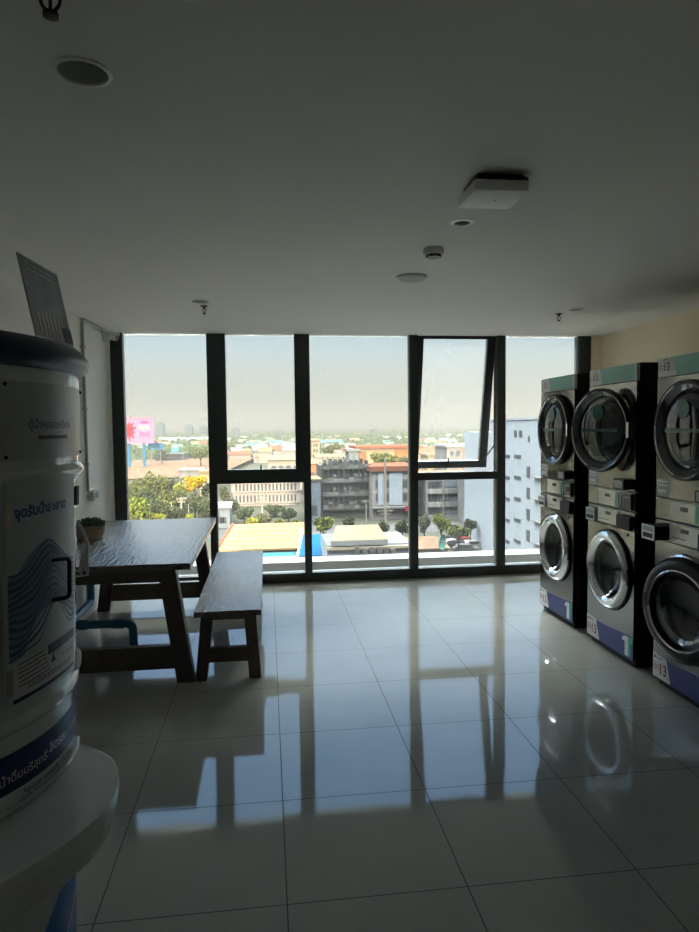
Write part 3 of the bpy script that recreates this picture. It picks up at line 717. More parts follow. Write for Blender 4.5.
# clear board standing on the lid
bt = thing('acrylic_board', (-.5135, 1.7265, 1.7500), 'printed acrylic notice board tilted back on top of the round water machine', 'sign', rz=math.atan2(.225, .017))
tl = Matrix.Rotation(R(-11), 4, 'X')
def tilt(bm): bmesh.ops.transform(bm, matrix=tl, verts=bm.verts[:]); return bm
link('panel', tilt(B(-.113, .113, -.002, .002, 0, .195)), 'board_print', bt)
link('panel_edge', tilt(strips((-.1145, -.113, -.0025, .0025, 0, .196), (.113, .1145, -.0025, .0025, 0, .196), (-.1145, .1145, -.0025, .0025, .195, .1965), (-.1145, .1145, -.0028, .0028, -.001, .004))), 'board_edge', bt)
bm = nb()
for z in (.178, .165): box(bm, -.09, .08, -.0029, -.0021, z, z+.004)
for k in range(7): box(bm, -.085+.024*k, -.076+.024*k, -.0029, -.0021, .012, .07)
link('printed_line', tilt(bm), 'label_grey', bt)
link('dark_tag', tilt(B(.06, .113, -.004, -.002, .010, .048)), 'ink_dark', bt)
bm = nb(); box(bm, -.10, .10, -.004, .045, -.001, .002); link('foot', bm, 'board_edge', bt)

# ------------------------------------------------------------------ the city outside
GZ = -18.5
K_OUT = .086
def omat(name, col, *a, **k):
    k['spec'] = 0; k.pop('coat', None)      # specular off so the bright upper sky doesn't wash out colours
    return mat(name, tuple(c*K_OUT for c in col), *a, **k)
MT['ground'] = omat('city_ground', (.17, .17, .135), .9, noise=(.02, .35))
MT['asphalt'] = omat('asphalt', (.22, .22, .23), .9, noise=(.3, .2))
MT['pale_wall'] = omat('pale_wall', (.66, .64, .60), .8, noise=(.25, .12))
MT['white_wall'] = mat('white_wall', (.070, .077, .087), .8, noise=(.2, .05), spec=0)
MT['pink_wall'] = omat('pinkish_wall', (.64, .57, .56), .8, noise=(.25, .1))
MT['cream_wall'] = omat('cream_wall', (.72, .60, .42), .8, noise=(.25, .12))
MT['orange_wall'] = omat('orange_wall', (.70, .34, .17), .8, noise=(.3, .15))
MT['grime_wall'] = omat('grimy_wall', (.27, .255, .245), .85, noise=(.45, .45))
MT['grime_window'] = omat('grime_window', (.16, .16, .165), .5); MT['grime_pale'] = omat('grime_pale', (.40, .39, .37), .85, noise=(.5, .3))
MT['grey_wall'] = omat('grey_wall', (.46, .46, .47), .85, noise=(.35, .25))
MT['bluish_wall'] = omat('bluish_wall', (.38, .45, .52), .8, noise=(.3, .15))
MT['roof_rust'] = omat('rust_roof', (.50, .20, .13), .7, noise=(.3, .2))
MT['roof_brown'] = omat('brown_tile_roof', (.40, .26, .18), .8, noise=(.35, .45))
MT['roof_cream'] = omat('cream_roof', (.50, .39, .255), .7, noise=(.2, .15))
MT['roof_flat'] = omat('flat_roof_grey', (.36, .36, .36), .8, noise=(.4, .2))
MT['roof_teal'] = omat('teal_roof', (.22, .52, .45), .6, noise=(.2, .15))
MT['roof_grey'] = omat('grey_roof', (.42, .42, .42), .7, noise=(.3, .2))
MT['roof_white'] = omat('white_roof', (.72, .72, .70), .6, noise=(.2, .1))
MT['roof_ribbed'] = stripes('ribbed_ochre_roof', (.064, .042, .020), (.040, .025, .014), 1, .62, .7, .12, .22)
MT['tarp_blue'] = omat('blue_canopy', (.03, .22, .50), .4)
MT['teal_sheet'] = omat('teal_sheet', (.10, .30, .33), .4)
MT['window_dark'] = omat('far_window', (.17, .18, .20), .3)
MT['pink_sign'] = omat('pink_billboard', (.80, .42, .72), .5)
MT['red_paint'] = omat('billboard_red', (.80, .05, .10), .5)
MT['magenta'] = omat('billboard_magenta', (.55, .14, .42), .5)
MT['cyan_sign'] = omat('cyan_hoarding', (.20, .62, .75), .5)
MT['blue_sign'] = omat('blue_hoarding', (.08, .36, .70), .5)
MT['concrete'] = omat('concrete_post', (.58, .53, .45), .85, noise=(.5, .1))
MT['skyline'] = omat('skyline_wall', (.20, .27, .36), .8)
MT['bark'] = omat('bark', (.12, .09, .07), .9)
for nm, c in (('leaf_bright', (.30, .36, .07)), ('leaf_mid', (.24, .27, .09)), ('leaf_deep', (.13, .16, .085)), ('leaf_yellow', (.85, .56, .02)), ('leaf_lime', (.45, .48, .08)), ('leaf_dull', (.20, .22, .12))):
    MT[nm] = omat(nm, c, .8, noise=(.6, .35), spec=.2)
structure('ground', B(-2500, 2500, 55, 6000, GZ-.5, GZ), 'ground')
def zat(py, Y, px=300): return at(px, py, Y).z
def xat(px, Y, py=480): return at(px, py, Y).x
def block(name, px0, px1, ptop, Y, deep, wall, label, cat='building', group=None, roof=None, roof_h=.6, over=.4, z0=GZ, gable=0):
    """a building whose street front stands in the plane y = Y"""
    x0, x1, zt = xat(px0, Y), xat(px1, Y), zat(ptop, Y, (px0+px1)/2)
    t = thing(name, ((x0+x1)/2, Y, z0), label, cat, group)
    h = (x1-x0)/2; H = zt-z0-(roof_h if roof else 0)
    link('wall', B(-h, h, 0, deep, 0, H), wall, t)
    if roof:
        bm = nb()
        if gable:
            prism(bm, [(-h-over, -over, H), (h+over, -over, H), (h+over, deep/2, H+roof_h), (-h-over, deep/2, H+roof_h)], (0, 0, .15))
            prism(bm, [(-h-over, deep/2, H+roof_h), (h+over, deep/2, H+roof_h), (h+over, deep+over, H), (-h-over, deep+over, H)], (0, 0, .15))
        else: box(bm, -h-over, h+over, -over, deep+over, H, H+roof_h)
        link('roof', bm, roof, t)
    return t, h, H
def windows(t, h, rows_, cols, z0, dz, w, hh, m='window_dark', inset=.06, x0=None, x1=None, name='window'):
    """one part per floor-row of window openings"""
    x0 = -h+.8 if x0 is None else x0; x1 = h-.8 if x1 is None else x1
    for r in range(rows_):
        for c in range(cols):
            x = x0+(x1-x0)*(c+.5)/cols
            o = B(x-w/2, x+w/2, -inset, .02, z0+dz*r, z0+dz*r+hh)
            link(name, o, m, t)
def leaves(bm, c, rx, ry, rz, n, s, rnd):
    for _ in range(n):
        u = Vector((rnd.gauss(0, 1), rnd.gauss(0, 1), rnd.gauss(0, 1))).normalized(); q = rnd.uniform(.55, 1)**.5
        p = Vector(c)+Vector((u.x*rx, u.y*ry, u.z*rz))*q
        a = Vector((rnd.gauss(0, 1), rnd.gauss(0, 1), rnd.gauss(0, 1))).normalized(); b = a.orthogonal().normalized(); d = a.cross(b)
        k = s*rnd.uniform(.6, 1.3)
        bm.faces.new([bm.verts.new(p+v) for v in (b*k, d*k*.6, -b*k, -d*k*.6)])
def tree(px, ptop, wpx, Y, leaf, label, hpx=None, group='trees outside', n=1100, z0=GZ, name='tree', seed=0):
    """px: centre, ptop: crown top, wpx: crown width, hpx: crown height (all as seen in the photograph)"""
    rnd = random.Random(int(px*13+ptop*7+seed))
    s = Y/F_PX; hpx = hpx or wpx*.8
    top = zat(ptop, Y, px); rx = wpx*s/2; rz = hpx*s/2; x = xat(px, Y, ptop); cz = top-rz
    t = thing(name, (x, Y, z0), label, 'tree', group)
    bm = nb(); L = max(.4, cz-z0)
    tube(bm, [(0, 0, 0), (rx*.05, 0, L*.5), (0, 0, L)], [max(.12, rx*.07), max(.1, rx*.055), max(.06, rx*.03)], 8)
    for k in range(4):
        a = k*1.7; tube(bm, [(0, 0, L*.6), (rx*.5*math.cos(a), rx*.5*math.sin(a), L+rz*.1)], [max(.06, rx*.03), .03], 6)
    link('trunk', bm, 'bark', t, True)
    bm = nb(); lobes = 9
    for k in range(lobes):
        a = k*2.4; q = math.sqrt((k+.5)/lobes)*.62; v = rnd.uniform(-.45, .45)
        leaves(bm, (rx*q*math.cos(a), rx*q*math.sin(a), cz-z0+rz*v), rx*.42, rx*.42, rz*.5, n//lobes, .055*rx+.14, rnd)
    link('foliage', bm, leaf, t, smooth=None)
    return t
def post(name, px, ptop, pbase, Y, r, label, m='concrete', arms=(), cat='utility pole', z0=GZ):
    x = xat(px, Y, ptop); zt = zat(ptop, Y, px)
    t = thing(name, (x, Y, z0), label, cat, 'poles outside')
    bm = nb(); tube(bm, [(0, 0, 0), (0, 0, zt-z0)], [r, r*.7], 10); link('shaft', bm, m, t, True)
    for pz, w in arms:
        z = zat(pz, Y, px)-z0; link('crossarm', B(-w/2, w/2, -.08, .08, z-.08, z+.08), m, t)
        for xx in (-w*.45, -w*.2, w*.2, w*.45): link('insulator', B(xx-.06, xx+.06, -.06, .06, z+.08, z+.3), m, t)
    return t

# --- foreground: ochre shed roof, canopies, house with air conditioners
t = thing('shed', (-1.5, 76, GZ), 'long low shed with ribbed ochre roof below the left-centre window', 'building')
xL0, xL1, xR = xat(216, 75, 545), xat(233, 84, 525), xat(312, 80, 535)
zl, zh = zat(551, 75, 250), zat(525, 84, 260)
bm = nb(); prism(bm, [(xL0+1.5, -1, zl-GZ), (xR+1.5, -1, zl-GZ), (xR+1.5, 8, zh-GZ), (xL1+1.5, 8, zh-GZ)], (0, 0, .2)); link('roof', bm, 'roof_ribbed', t)
link('wall', B(xL1+2, xR+1, 0, 7.6, 0, zl-GZ), 'grey_wall', t)
bm = nb(); tube(bm, [(xL0+1.5, -1, zl-GZ+.25), (xL1+1.5, 8, zh-GZ+.25)], .18, 6); link('ridge_cap', bm, 'roof_rust', t)
t = thing('canopy', (xat(275, 69), 69, GZ), 'flat teal canopy at the foot of the ochre shed roof', 'canopy')
z = zat(556, 69, 275)-GZ
link('roof', B(-4.3, 3.2, -1.2, 1.4, z, z+.12), 'teal_sheet', t)
link('gutter', B(-4.3, 3.4, -1.45, -1.2, z-.1, z+.16), 'white_wall', t)
for x in (-4, 3): link('post', B(x-.1, x+.1, 0, .2, 0, z), 'grey_wall', t)
t = thing('canopy', (xat(322, 69), 69, GZ), 'bright blue canopy roof beside the house with air conditioners', 'canopy')
z = zat(549, 69, 320)-GZ
bm = nb(); prism(bm, [(-2.6, -1.5, z-.5), (1.35, -1.5, z-.5), (1.35, 3.5, z+.9), (-1.9, 3.5, z+.9)], (0, 0, .12)); link('roof', bm, 'tarp_blue', t)
bm = nb(); tube(bm, [(-2.9, -2.5, z-.9), (-2.0, 4.5, z+1.4)], .16, 8); link('frame_beam', bm, 'white_wall', t)
for x in (-2.2, 1.2): link('post', B(x-.08, x+.08, 1, 1.16, 0, z-.1), 'white_wall', t)
Y = 62
x0, x1 = xat(326, Y), xat(412, Y); ztop = zat(545, Y, 365)
t = thing('house', ((x0+x1)/2, Y, GZ), 'white flat-fronted house with pale tan roof below the middle window', 'building')
cx = (x0+x1)/2; H = ztop-GZ
link('wall', B(x0-cx, x1-cx, 0, 7, 0, H), 'white_wall', t)
a0, a1, b0, b1 = xat(331, Y, 541)-cx, xat(387, Y, 541)-cx, xat(336, Y+4.4, 526)-cx, xat(378, Y+4.4, 526)-cx
zr = zat(541, Y, 360)-GZ; zt = zat(526.5, Y+4.4, 360)-GZ
bm = nb(); prism(bm, [(a0, -.3, zr), (a1, -.3, zr), (b1, 4.4, zt), (b0, 4.4, zt)], (0, 0, .15)); link('roof', bm, 'roof_cream', t)
link('fascia', B(a0, a1, -.35, -.25, zr-.35, zr+.1), 'grey_wall', t)
link('ledge', B(x0-cx, x1-cx, -.4, 0, H-.35, H-.1), 'cream_wall', t); link('flat_roof', B(x0-cx, x1-cx, 0, 7, H, H+.06), 'roof_flat', t)
for i, (px, pz, lab) in enumerate(((356.5, 547.5, 'leftmost dark air conditioner on the white house wall'), (364, 549.5, 'second dark air conditioner from the left on the white house wall'), (371.5, 548, 'third dark air conditioner from the left on the white house wall'), (378.5, 548, 'fourth dark air conditioner from the left on the white house wall'), (385.5, 548, 'fifth dark air conditioner from the left on the white house wall'), (392, 550, 'rightmost dark air conditioner on the white house wall'))):
    p = at(px, pz+3, Y)
    a = thing('air_conditioner', (p.x, Y-.65, p.z-.28), lab, 'air conditioner', 'air conditioners on the white house')
    link('casing', B(-.22, .22, 0, .5, 0, .78, .03), 'grime_wall', a); bm = nb(); lathe(bm, [(.16, -.02), (.15, -.03), (0, -.03)], 20, 'y', (0, 0, .31)); link('fan_grille', bm, 'window_dark', a)
    link('bracket', B(-.2, .2, .0, .66, -.05, 0), 'dull_black', a)
bm = nb(); p = at(393, 540, 70); t = thing('water_tank', (p.x, 70, GZ), 'rounded grey tank beside the tan-roofed house', 'tank')
hh = zat(533, 70, 393)-GZ; lathe(bm, [(0, hh-1.6), (.9, hh-1.5), (1.0, hh-1.2), (1.0, hh-.3), (.8, hh-.05), (0, hh)], 24); link('tank_body', bm, 'grey_wall', t, True); link('stand', B(-.8, .8, -.8, .8, 0, hh-1.5), 'grey_wall', t)
# --- middle distance blocks
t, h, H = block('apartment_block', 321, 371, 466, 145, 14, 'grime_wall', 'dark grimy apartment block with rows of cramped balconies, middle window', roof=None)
rq = random.Random(21)
for r in range(4):
    link('balcony', B(-h+.3, h-.3, -.9, 0, 1.9+3.0*r, 2.15+3.0*r), 'grime_wall', t)
    for c in range(9):
        xa = -h+.4+c*(2*h-.8)/9; xb = xa+(2*h-.8)/9-.12; z = 2.15+3*r
        link('window', B(xa+.15, xb-.15, -.06, .02, z+.2, z+rq.uniform(1.6, 2.1)), 'grime_window', t)
        link('railing', B(xa, xb, -.9, -.8, z, z+rq.uniform(.55, 1.0)), rq.choice(['grime_wall', 'grime_wall', 'grey_wall', 'grime_pale']), t)
        if rq.random() < .5: w_ = rq.uniform(.3, .9); link('laundry', B(xa+.1, xa+.1+w_, -.7, -.65, z+1.0, z+rq.uniform(1.5, 2.0)), rq.choice(['grime_pale', 'grey_wall', 'grime_wall']), t)
        link('pillar', B(xa-.12, xa, -.85, -.7, z, z+2.8), 'grime_wall', t)
link('roof_shed', B(-h+3, h-2, 2, 8, H, H+1.0), 'grime_wall', t); link('awning', B(-h-.1, -h+4, -.3, 2, H-.6, H-.3), 'roof_teal', t); link('parapet', B(-h, h, -.15, .1, H-.2, H+.4), 'grime_wall', t)
t, h, H = block('office_block', 306, 320.5, 479, 138, 10, 'bluish_wall', 'narrow blue-grey block at the left edge of the middle window', roof='roof_cream', roof_h=.35, over=.2)
windows(t, h, 1, 4, 1.6, 3, .4, 2.2)
t, h, H = block('shophouse', 372, 416, 466, 140, 14, 'pink_wall', 'pink and white block with a maroon roof band, right of the dark block', roof='roof_rust', roof_h=1.1, over=.5)
link('white_panel', B(xat(389, 140)-xat(394, 140), xat(402, 140)-xat(394, 140), -.15, 0, 3.2, H-.4), 'white_wall', t)
link('white_panel', B(-h+1.3, -h+2.4, -.12, 0, 3.2, H-.4), 'white_wall', t)
for xx in (xat(378, 140)-xat(394, 140), xat(387, 140)-xat(394, 140), xat(405, 140)-xat(394, 140)):
    for r in range(4): link('window', B(xx-.5, xx+.5, -.1, .05, 1.2+2.9*r, 2.9+2.9*r), 'window_dark', t)
link('awning', B(-h, h, -1.6, 0, 2.6, 2.9), 'roof_grey', t); link('shop_sign', B(2.0, 3.8, -1.75, -1.65, 2.0, 3.1), 'red_paint', t)
t, h, H = block('tower_block', 358, 420, 446, 235, 18, 'cream_wall', 'orange and cream building with a long rust roof behind the pink block', roof='roof_rust', roof_h=.9, over=1)
link('orange_panel', B(-h+.3, -h+3.2, -.2, 0, 4, H-1), 'orange_wall', t); windows(t, h, 3, 2, H-9, 3, 1.0, 1.6, x0=-h+.4, x1=-h+3.4)
bm = nb()
for k in range(14):
    a0, a1 = PI*k/14, PI*(k+1)/14; r0_, r1_ = 4.2, 5.4
    prism(bm, [(r0_*math.cos(a0)-1, -.4, H-8+r0_*math.sin(a0)), (r1_*math.cos(a0)-1, -.4, H-8+r1_*math.sin(a0)), (r1_*math.cos(a1)-1, -.4, H-8+r1_*math.sin(a1)), (r0_*math.cos(a1)-1, -.4, H-8+r0_*math.sin(a1))], (0, .4, 0))
link('arch', bm, 'roof_white', t); link('orange_panel', B(2, h-2, -.2, 0, H-5, H-.4), 'orange_wall', t)
t, h, H = block('annex', 349, 359, 449, 233, 10, 'bluish_wall', 'grey-blue annex at the left end of the rust-roofed building', roof='roof_grey', roof_h=.8, over=.8)
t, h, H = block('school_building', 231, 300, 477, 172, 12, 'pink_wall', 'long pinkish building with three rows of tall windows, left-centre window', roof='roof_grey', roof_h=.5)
for r in range(3):
    windows(t, h, 1, 17, H-3.0-2.95*r, 3, .42, 1.75); link('ledge', B(-h, h, -.3, 0, H-3.35-2.95*r, H-3.2-2.95*r), 'pale_wall', t)
t, h, H = block('hall', 268, 302, 456.5, 215, 14, 'pale_wall', 'pale hall with a cream roof behind the pinkish school', roof='roof_cream', roof_h=1.2, over=.8, gable=1)
windows(t, h, 1, 4, H-3.4, 3, 1.5, 1.6)
t, h, H = block('house', 214, 229, 505, 135, 10, 'bluish_wall', 'small blue-grey house behind the left mullion beside the shed roof', roof='roof_grey', roof_h=.7, over=.4, gable=1); windows(t, h, 1, 3, 1.0, 3, .7, 1.2)
t = thing('market_hall', (xat(165, 300), 260, GZ), 'huge low hall with a speckled brown roof beyond the trees, left window', 'building')
za, zb = zat(479, 260, 165)-GZ, zat(458, 420, 190)-GZ; x0, x1 = xat(100, 260)-xat(165, 300), xat(216, 260)-xat(165, 300)
bm = nb(); prism(bm, [(x0, 0, za), (x1, 0, za+.8), (x1+14, 160, zb), (x0-18, 160, zb-1)], (0, 0, .3)); link('roof', bm, 'roof_brown', t); link('wall', B(x0+1, x1-1, 2, 150, 0, za-.2), 'grey_wall', t)
t, h, H = block('warehouse', 179, 203, 469.5, 225, 10, 'grey_wall', 'grey warehouse wall between the brown hall and the yellow tree', roof='roof_grey', roof_h=.5); windows(t, h, 1, 5, H-3, 3, .9, 1)
t, h, H = block('house', 200, 210, 471, 200, 8, 'cream_wall', 'cream house at the right edge of the left window', roof='roof_cream', roof_h=.6); windows(t, h, 2, 2, H-6, 3, .7, 1.3)
t, h, H = block('green_roofed_hall', 249, 303, 440.5, 620, 40, 'bluish_wall', 'long far building with a pale green roof, left-centre window', roof='roof_teal', roof_h=3, over=2, gable=1); windows(t, h, 1, 9, H-6, 3, 3, 2.5)
t, h, H = block('green_roofed_hall', 312, 342, 440, 560, 30, 'pale_wall', 'far building with a pale green roof at the left of the middle window', roof='roof_teal', roof_h=2.5, over=2, gable=1); windows(t, h, 1, 5, H-6, 3, 3, 2.5)
t, h, H = block('house', 312, 320, 440, 380, 12, 'cream_wall', 'tall narrow cream block at the far left of the middle window', roof='roof_cream', roof_h=.8); windows(t, h, 3, 2, H-9, 3, 1.1, 1.4)
t, h, H = block('house', 316, 345, 455, 260, 12, 'pale_wall', 'row of pale houses with a cream roof behind the dark block', roof='roof_cream', roof_h=1.0, gable=1); windows(t, h, 1, 6, H-3.4, 3, 1.0, 1.5)
t, h, H = block('house', 306, 318, 460, 200, 10, 'orange_wall', 'orange house with a cream roof at the left edge of the middle window', roof='roof_cream', roof_h=1.2, gable=1); windows(t, h, 1, 2, H-4, 3, 1.0, 1.4)
t, h, H = block('house', 418, 441, 447, 250, 14, 'pale_wall', 'pale house with a large rust roof seen through the open sash', roof='roof_rust', roof_h=4, over=1, gable=1)
t, h, H = block('house', 428, 447, 454, 205, 10, 'cream_wall', 'sunlit cream house in front of the rust roof, open sash', roof='roof_cream', roof_h=.7); windows(t, h, 2, 3, H-5.5, 2.6, 1.0, 1.3)
t, h, H = block('tower_block', 447, 478, 444.5, 190, 14, 'grey_wall', 'grey block with an orange panel and flat white roof, open sash', roof='roof_white', roof_h=.7, over=.5)
link('orange_panel', B(.0, h-1.2, -.2, 0, H-7, H-.8), 'orange_wall', t); windows(t, h, 2, 2, H-5.5, 2.8, 1.0, 1.5, x0=-h+.5, x1=-.4)
t, h, H = block('apartment_block', 425, 477, 474, 140, 12, 'grey_wall', 'grey apartment block with patched balconies below the open sash', roof='roof_cream', roof_h=.4, over=.1)
for r in range(3):
    for c, (m1, m2) in enumerate((('pale_wall', 'window_dark'), ('grey_wall', 'bluish_wall'), ('bluish_wall', 'window_dark'))):
        xa = -h+.4+c*(2*h-.8)/3; xb = xa+(2*h-.8)/3-.3; z = H-2.9-2.9*r
        link('balcony', B(xa, xb, -.8, 0, z-.9, z+.1), m1, t); link('window', B(xa+.4, xb-.4, -.08, .02, z+.35, z+1.7), m2, t)
        link('pillar', B(xa-.2, xa, -.7, 0, z-.9, z+2), 'pale_wall', t)
t, h, H = block('house', 417, 426, 478, 150, 10, 'orange_wall', 'narrow orange house at the left of the grey apartment block', roof='roof_cream', roof_h=.4); windows(t, h, 3, 2, 2, 3, .4, 1.4)
t, h, H = block('tower_block', 475, 510, 474, 126, 12, 'grey_wall', 'dark streaked grey wall left of the white building', roof=None); link('water_stain', B(-h, -h+1.5, -.05, 0, 0, H), 'grime_wall', t)
# --- the white building at the right, seen along its left side
xw = 34.0
t = thing('white_building', (xw, 88, GZ), 'tall white building with rows of small dark windows, right window', 'building')
zt = zat(418.5, 90, 520)-GZ
link('wall', B(0, 26, -14, 9.6, 0, zt), 'white_wall', t); link('parapet', B(-.12, 26, -14, 9.6, zt-.25, zt+.05), 'white_wall', t)
link('wing', B(0.3, 26, 9.6, 24, 0, zat(432, 104, 480)-GZ), 'white_wall', t)
def wall_y(px): return 659.17/math.tan(math.atan((px-349.5)/659.17)+YAW)*0 + xw/math.tan(math.atan((px-349.5)/659.17)+YAW)
def hole(pxa, pxb, pya, pyb):
    y0, y1 = sorted((wall_y(pxa)-88, wall_y(pxb)-88)); yc = (y0+y1)/2+88
    pm = (pxa+pxb)/2; d = fw+rt*(pm-349.5)/F_PX; k = yc/d.y
    za = (Vector((0, 0, EYE))+(fw+rt*(pm-349.5)/F_PX-up*(pya-466)/F_PX)*k).z; zb = (Vector((0, 0, EYE))+(fw+rt*(pm-349.5)/F_PX-up*(pyb-466)/F_PX)*k).z
    link('window', B(-.08, .02, y0, y1, zb-GZ, za-GZ), 'window_dark', t)
for i in range(5):
    y = 456.3+21.4*i; hole(514.8, 521.2, y-1.5, y+1.8); hole(504, 510, y-1.7, y+1.3)
    if i < 4: hole(527.4, 530.4, y+10.2, y+21.2); 
    yl = y+13; y0 = wall_y(537)-88
    link('ledge', B(-.5, 0, y0-2.2, y0+.6, zat(yl+7, 82, 535)-GZ, zat(yl+6, 82, 535)-GZ), 'grey_wall', t)
for a, b, c, d in ((514.6, 517, 430.5, 437), (519.6, 522.4, 430.5, 437), (528.6, 530, 436, 442)): hole(a, b, c, d)
a = thing('antenna', (xw+1.0, 103, zat(432, 104, 480)), 'thin rooftop antenna on the low wing of the white building', 'antenna')
bm = nb(); tube(bm, [(0, 0, 0), (0, 0, 2.2)], .05, 6); link('mast', bm, 'grey_wall', a)
for z, w in ((2.1, .9), (1.7, 1.2), (1.3, .7)): bm = nb(); tube(bm, [(-w, 0, z), (w, 0, z+.3)], .035, 6); link('rod', bm, 'grey_wall', a)
t = thing('boundary_wall', (xat(472, 98), 98, GZ), 'low white boundary wall running towards the white building', 'wall')
p0, p1 = at(473, 527, 123), at(502, 545, 88)
bm = nb(); ox_, oy_ = xat(472, 98), 98
prism(bm, [(p0.x-ox_, p0.y-oy_, 0), (p1.x-ox_, p1.y-oy_, 0), (p1.x-ox_, p1.y-oy_, p1.z-GZ), (p0.x-ox_, p0.y-oy_, p0.z-GZ)], (.3, .3, 0)); link('wall_face', bm, 'white_wall', t)
p = at(440, 542, 72); t = thing('satellite_dish', (p.x, 72, p.z-1.0), 'large pale green satellite dish on a low roof, right-centre window', 'satellite dish')
bm = nb(); lathe(bm, [(0, 0), (.35, -.05), (.65, -.18), (.86, -.36), (.88, -.36), (.68, -.14), (.36, 0), (0, .05)], 28, 'y', (0, 0, 1.0)); 
bmesh.ops.rotate(bm, verts=bm.verts[:], cent=(0, 0, 1.0), matrix=Matrix.Rotation(R(48), 3, 'Z')); link('reflector', bm, 'roof_teal', t, True)
bm = nb(); tube(bm, [(0, 0, 1.0), (.2, .3, .3), (.2, .3, 0)], .08, 8); link('stand', bm, 'grey_wall', t)
bm = nb(); tube(bm, [(0, 0, 1.0), (.45, -.55, 1.1)], .04, 8); ball(bm, (.45, -.55, 1.1), .1, 10); link('feed_horn', bm, 'grey_wall', t)
t, h, H = block('low_shed', 414, 448, 545, 73, 8, 'grey_wall', 'low shed with a brown roof carrying the satellite dish', roof='roof_brown', roof_h=.5, over=.2, gable=1)
cars = ((452, 548, 'white'), (459, 550, 'dark'), (466, 546, 'red'), (473, 549, 'white'), (456, 543, 'dark'), (463, 541, 'white'), (466, 553, 'grey'))
MT['car_white'] = omat('car_white', (.75, .75, .75), .3, coat=.5); MT['car_dark'] = omat('car_dark', (.06, .06, .07), .3, coat=.5); MT['car_red'] = omat('car_red', (.5, .06, .05), .3, coat=.5); MT['car_grey'] = omat('car_grey', (.3, .31, .33), .3, coat=.5)
spots = ['front of the row', 'beside the white car at the front', 'in the middle of the lot', 'near the white boundary wall', 'behind the dark front car', 'at the back of the lot', 'at the very front of the lot']
for (px, py, c), s in zip(cars, spots):
    d = fw+rt*(px-349.5)/F_PX-up*(py-466)/F_PX; k = (GZ-EYE)/d.z; p = Vector((0, 0, EYE))+d*k
    a = thing('car', (p.x, p.y, GZ), '%s parked car %s, right-centre window' % (c, s), 'car', 'cars in the lot', rz=R((px*37) % 60-30))
    bm = nb(); prism(bm, [(-2.1, -.85, .35), (2.1, -.85, .35), (2.1, -.85, .85), (1.2, -.85, .95), (.6, -.85, 1.45), (-1.2, -.85, 1.45), (-1.8, -.85, .95), (-2.1, -.85, .9)], (0, 1.7, 0)); link('car_body', bm, 'car_'+c, a)
    link('side_glass', B(-1.15, .65, -.87, .87, .98, 1.36), 'window_dark', a)
    for wx in (-1.3, 1.3):
        for wy in (-.8, .8): bm = nb(); lathe(bm, [(0, -.1), (.33, -.1), (.33, .1), (0, .1)], 16, 'y', (wx, wy, .33)); link('wheel', bm, 'dull_black', a)
structure('road', B(xat(100, 150), xat(520, 150), 122, 134, GZ, GZ+.02), 'asphalt')
# --- billboard and hoardings
Y = 340; x0, x1 = xat(112, Y, 430), xat(154, Y, 430); z0, z1 = zat(443.5, Y, 140)-GZ, zat(417.5, Y, 140)-GZ; cx = (x0+x1)/2
t = thing('billboard', (cx, Y, GZ), 'large pink billboard with a red splash on blue posts, left window', 'billboard')
h = (x1-x0)/2
link('panel', B(-h, h, 0, .6, z0, z1), 'pink_sign', t)
bm = nb(); sx = xat(128.5, Y, 430)-cx; sz = (z0+z1)/2+.2
rnd = random.Random(3); pts = []
for k in range(22):
    a = 2*PI*k/22; q = (5.6 if k % 2 else 3.2)*rnd.uniform(.8, 1.15); pts.append((sx+q*math.cos(a)*.75, -.06, sz+q*math.sin(a)))
prism(bm, pts, (0, .05, 0)); link('red_splash', bm, 'red_paint', t)
def px2(p): return xat(p, Y, 430)-cx
for (a, b, za, zb, m, nm) in ((139, 150, 425.5, 429.5, 'roof_white', 'white_strip'), (141, 148.5, 421, 423.5, 'magenta', 'small_strip'), (140, 141.2, 431.5, 436.5, 'magenta', 'mark'), (142.2, 143.2, 432, 436.5, 'magenta', 'mark'), (144.5, 145.4, 432, 436.5, 'magenta', 'mark'), (146.6, 147.4, 432, 436.5, 'magenta', 'mark'), (148.4, 149.6, 432, 436.5, 'magenta', 'mark')):
    link(nm, B(px2(a), px2(b), -.06, 0, zat(zb, Y, 145)-GZ, zat(za, Y, 145)-GZ), m, t)
link('lamp_bar', B(-h, h, -.8, -.6, z1+.3, z1+.6), 'grey_wall', t)
for p in (128, 143): link('post', B(px2(p)-.6, px2(p)+.6, .6, 1.8, 0, z0+2), 'blue_sign', t)
t, h, H = block('hoarding', 149, 164, 443, 350, 1.0, 'blue_sign', 'low blue hoarding right of the pink billboard', 'hoarding', z0=zat(449.5, 350, 155)); [link('post', B(q-.2, q+.2, .3, .7, GZ-zat(449.5, 350, 155), 0), 'grey_wall', t) for q in (-h*.6, h*.6)]; link('cyan_part', B(-h, -h+3, -.1, 0, 0, H*.6), 'cyan_sign', t)
t, h, H = block('hoarding', 172, 180, 444, 425, 1.0, 'cyan_sign', 'small cyan hoarding among the far trees, left window', 'hoarding', z0=zat(452, 425, 176)); [link('post', B(q-.2, q+.2, .3, .7, GZ-zat(452, 425, 176), 0), 'grey_wall', t) for q in (-h*.6, h*.6)]; link('sign_panel', B(-h*.7, h*.7, -.15, 0, H*.55, H*.9), 'roof_white', t)
t, h, H = block('warehouse', 156, 184, 453.5, 400, 14, 'grey_wall', 'long grey warehouse behind the brown hall', roof='roof_grey', roof_h=1); windows(t, h, 1, 6, H-3, 3, 2, 1.2)
t, h, H = block('warehouse', 150, 210, 437.5, 900, 30, 'pale_wall', 'wide white far warehouse near the horizon, left window', roof='roof_white', roof_h=6, over=2, gable=1)
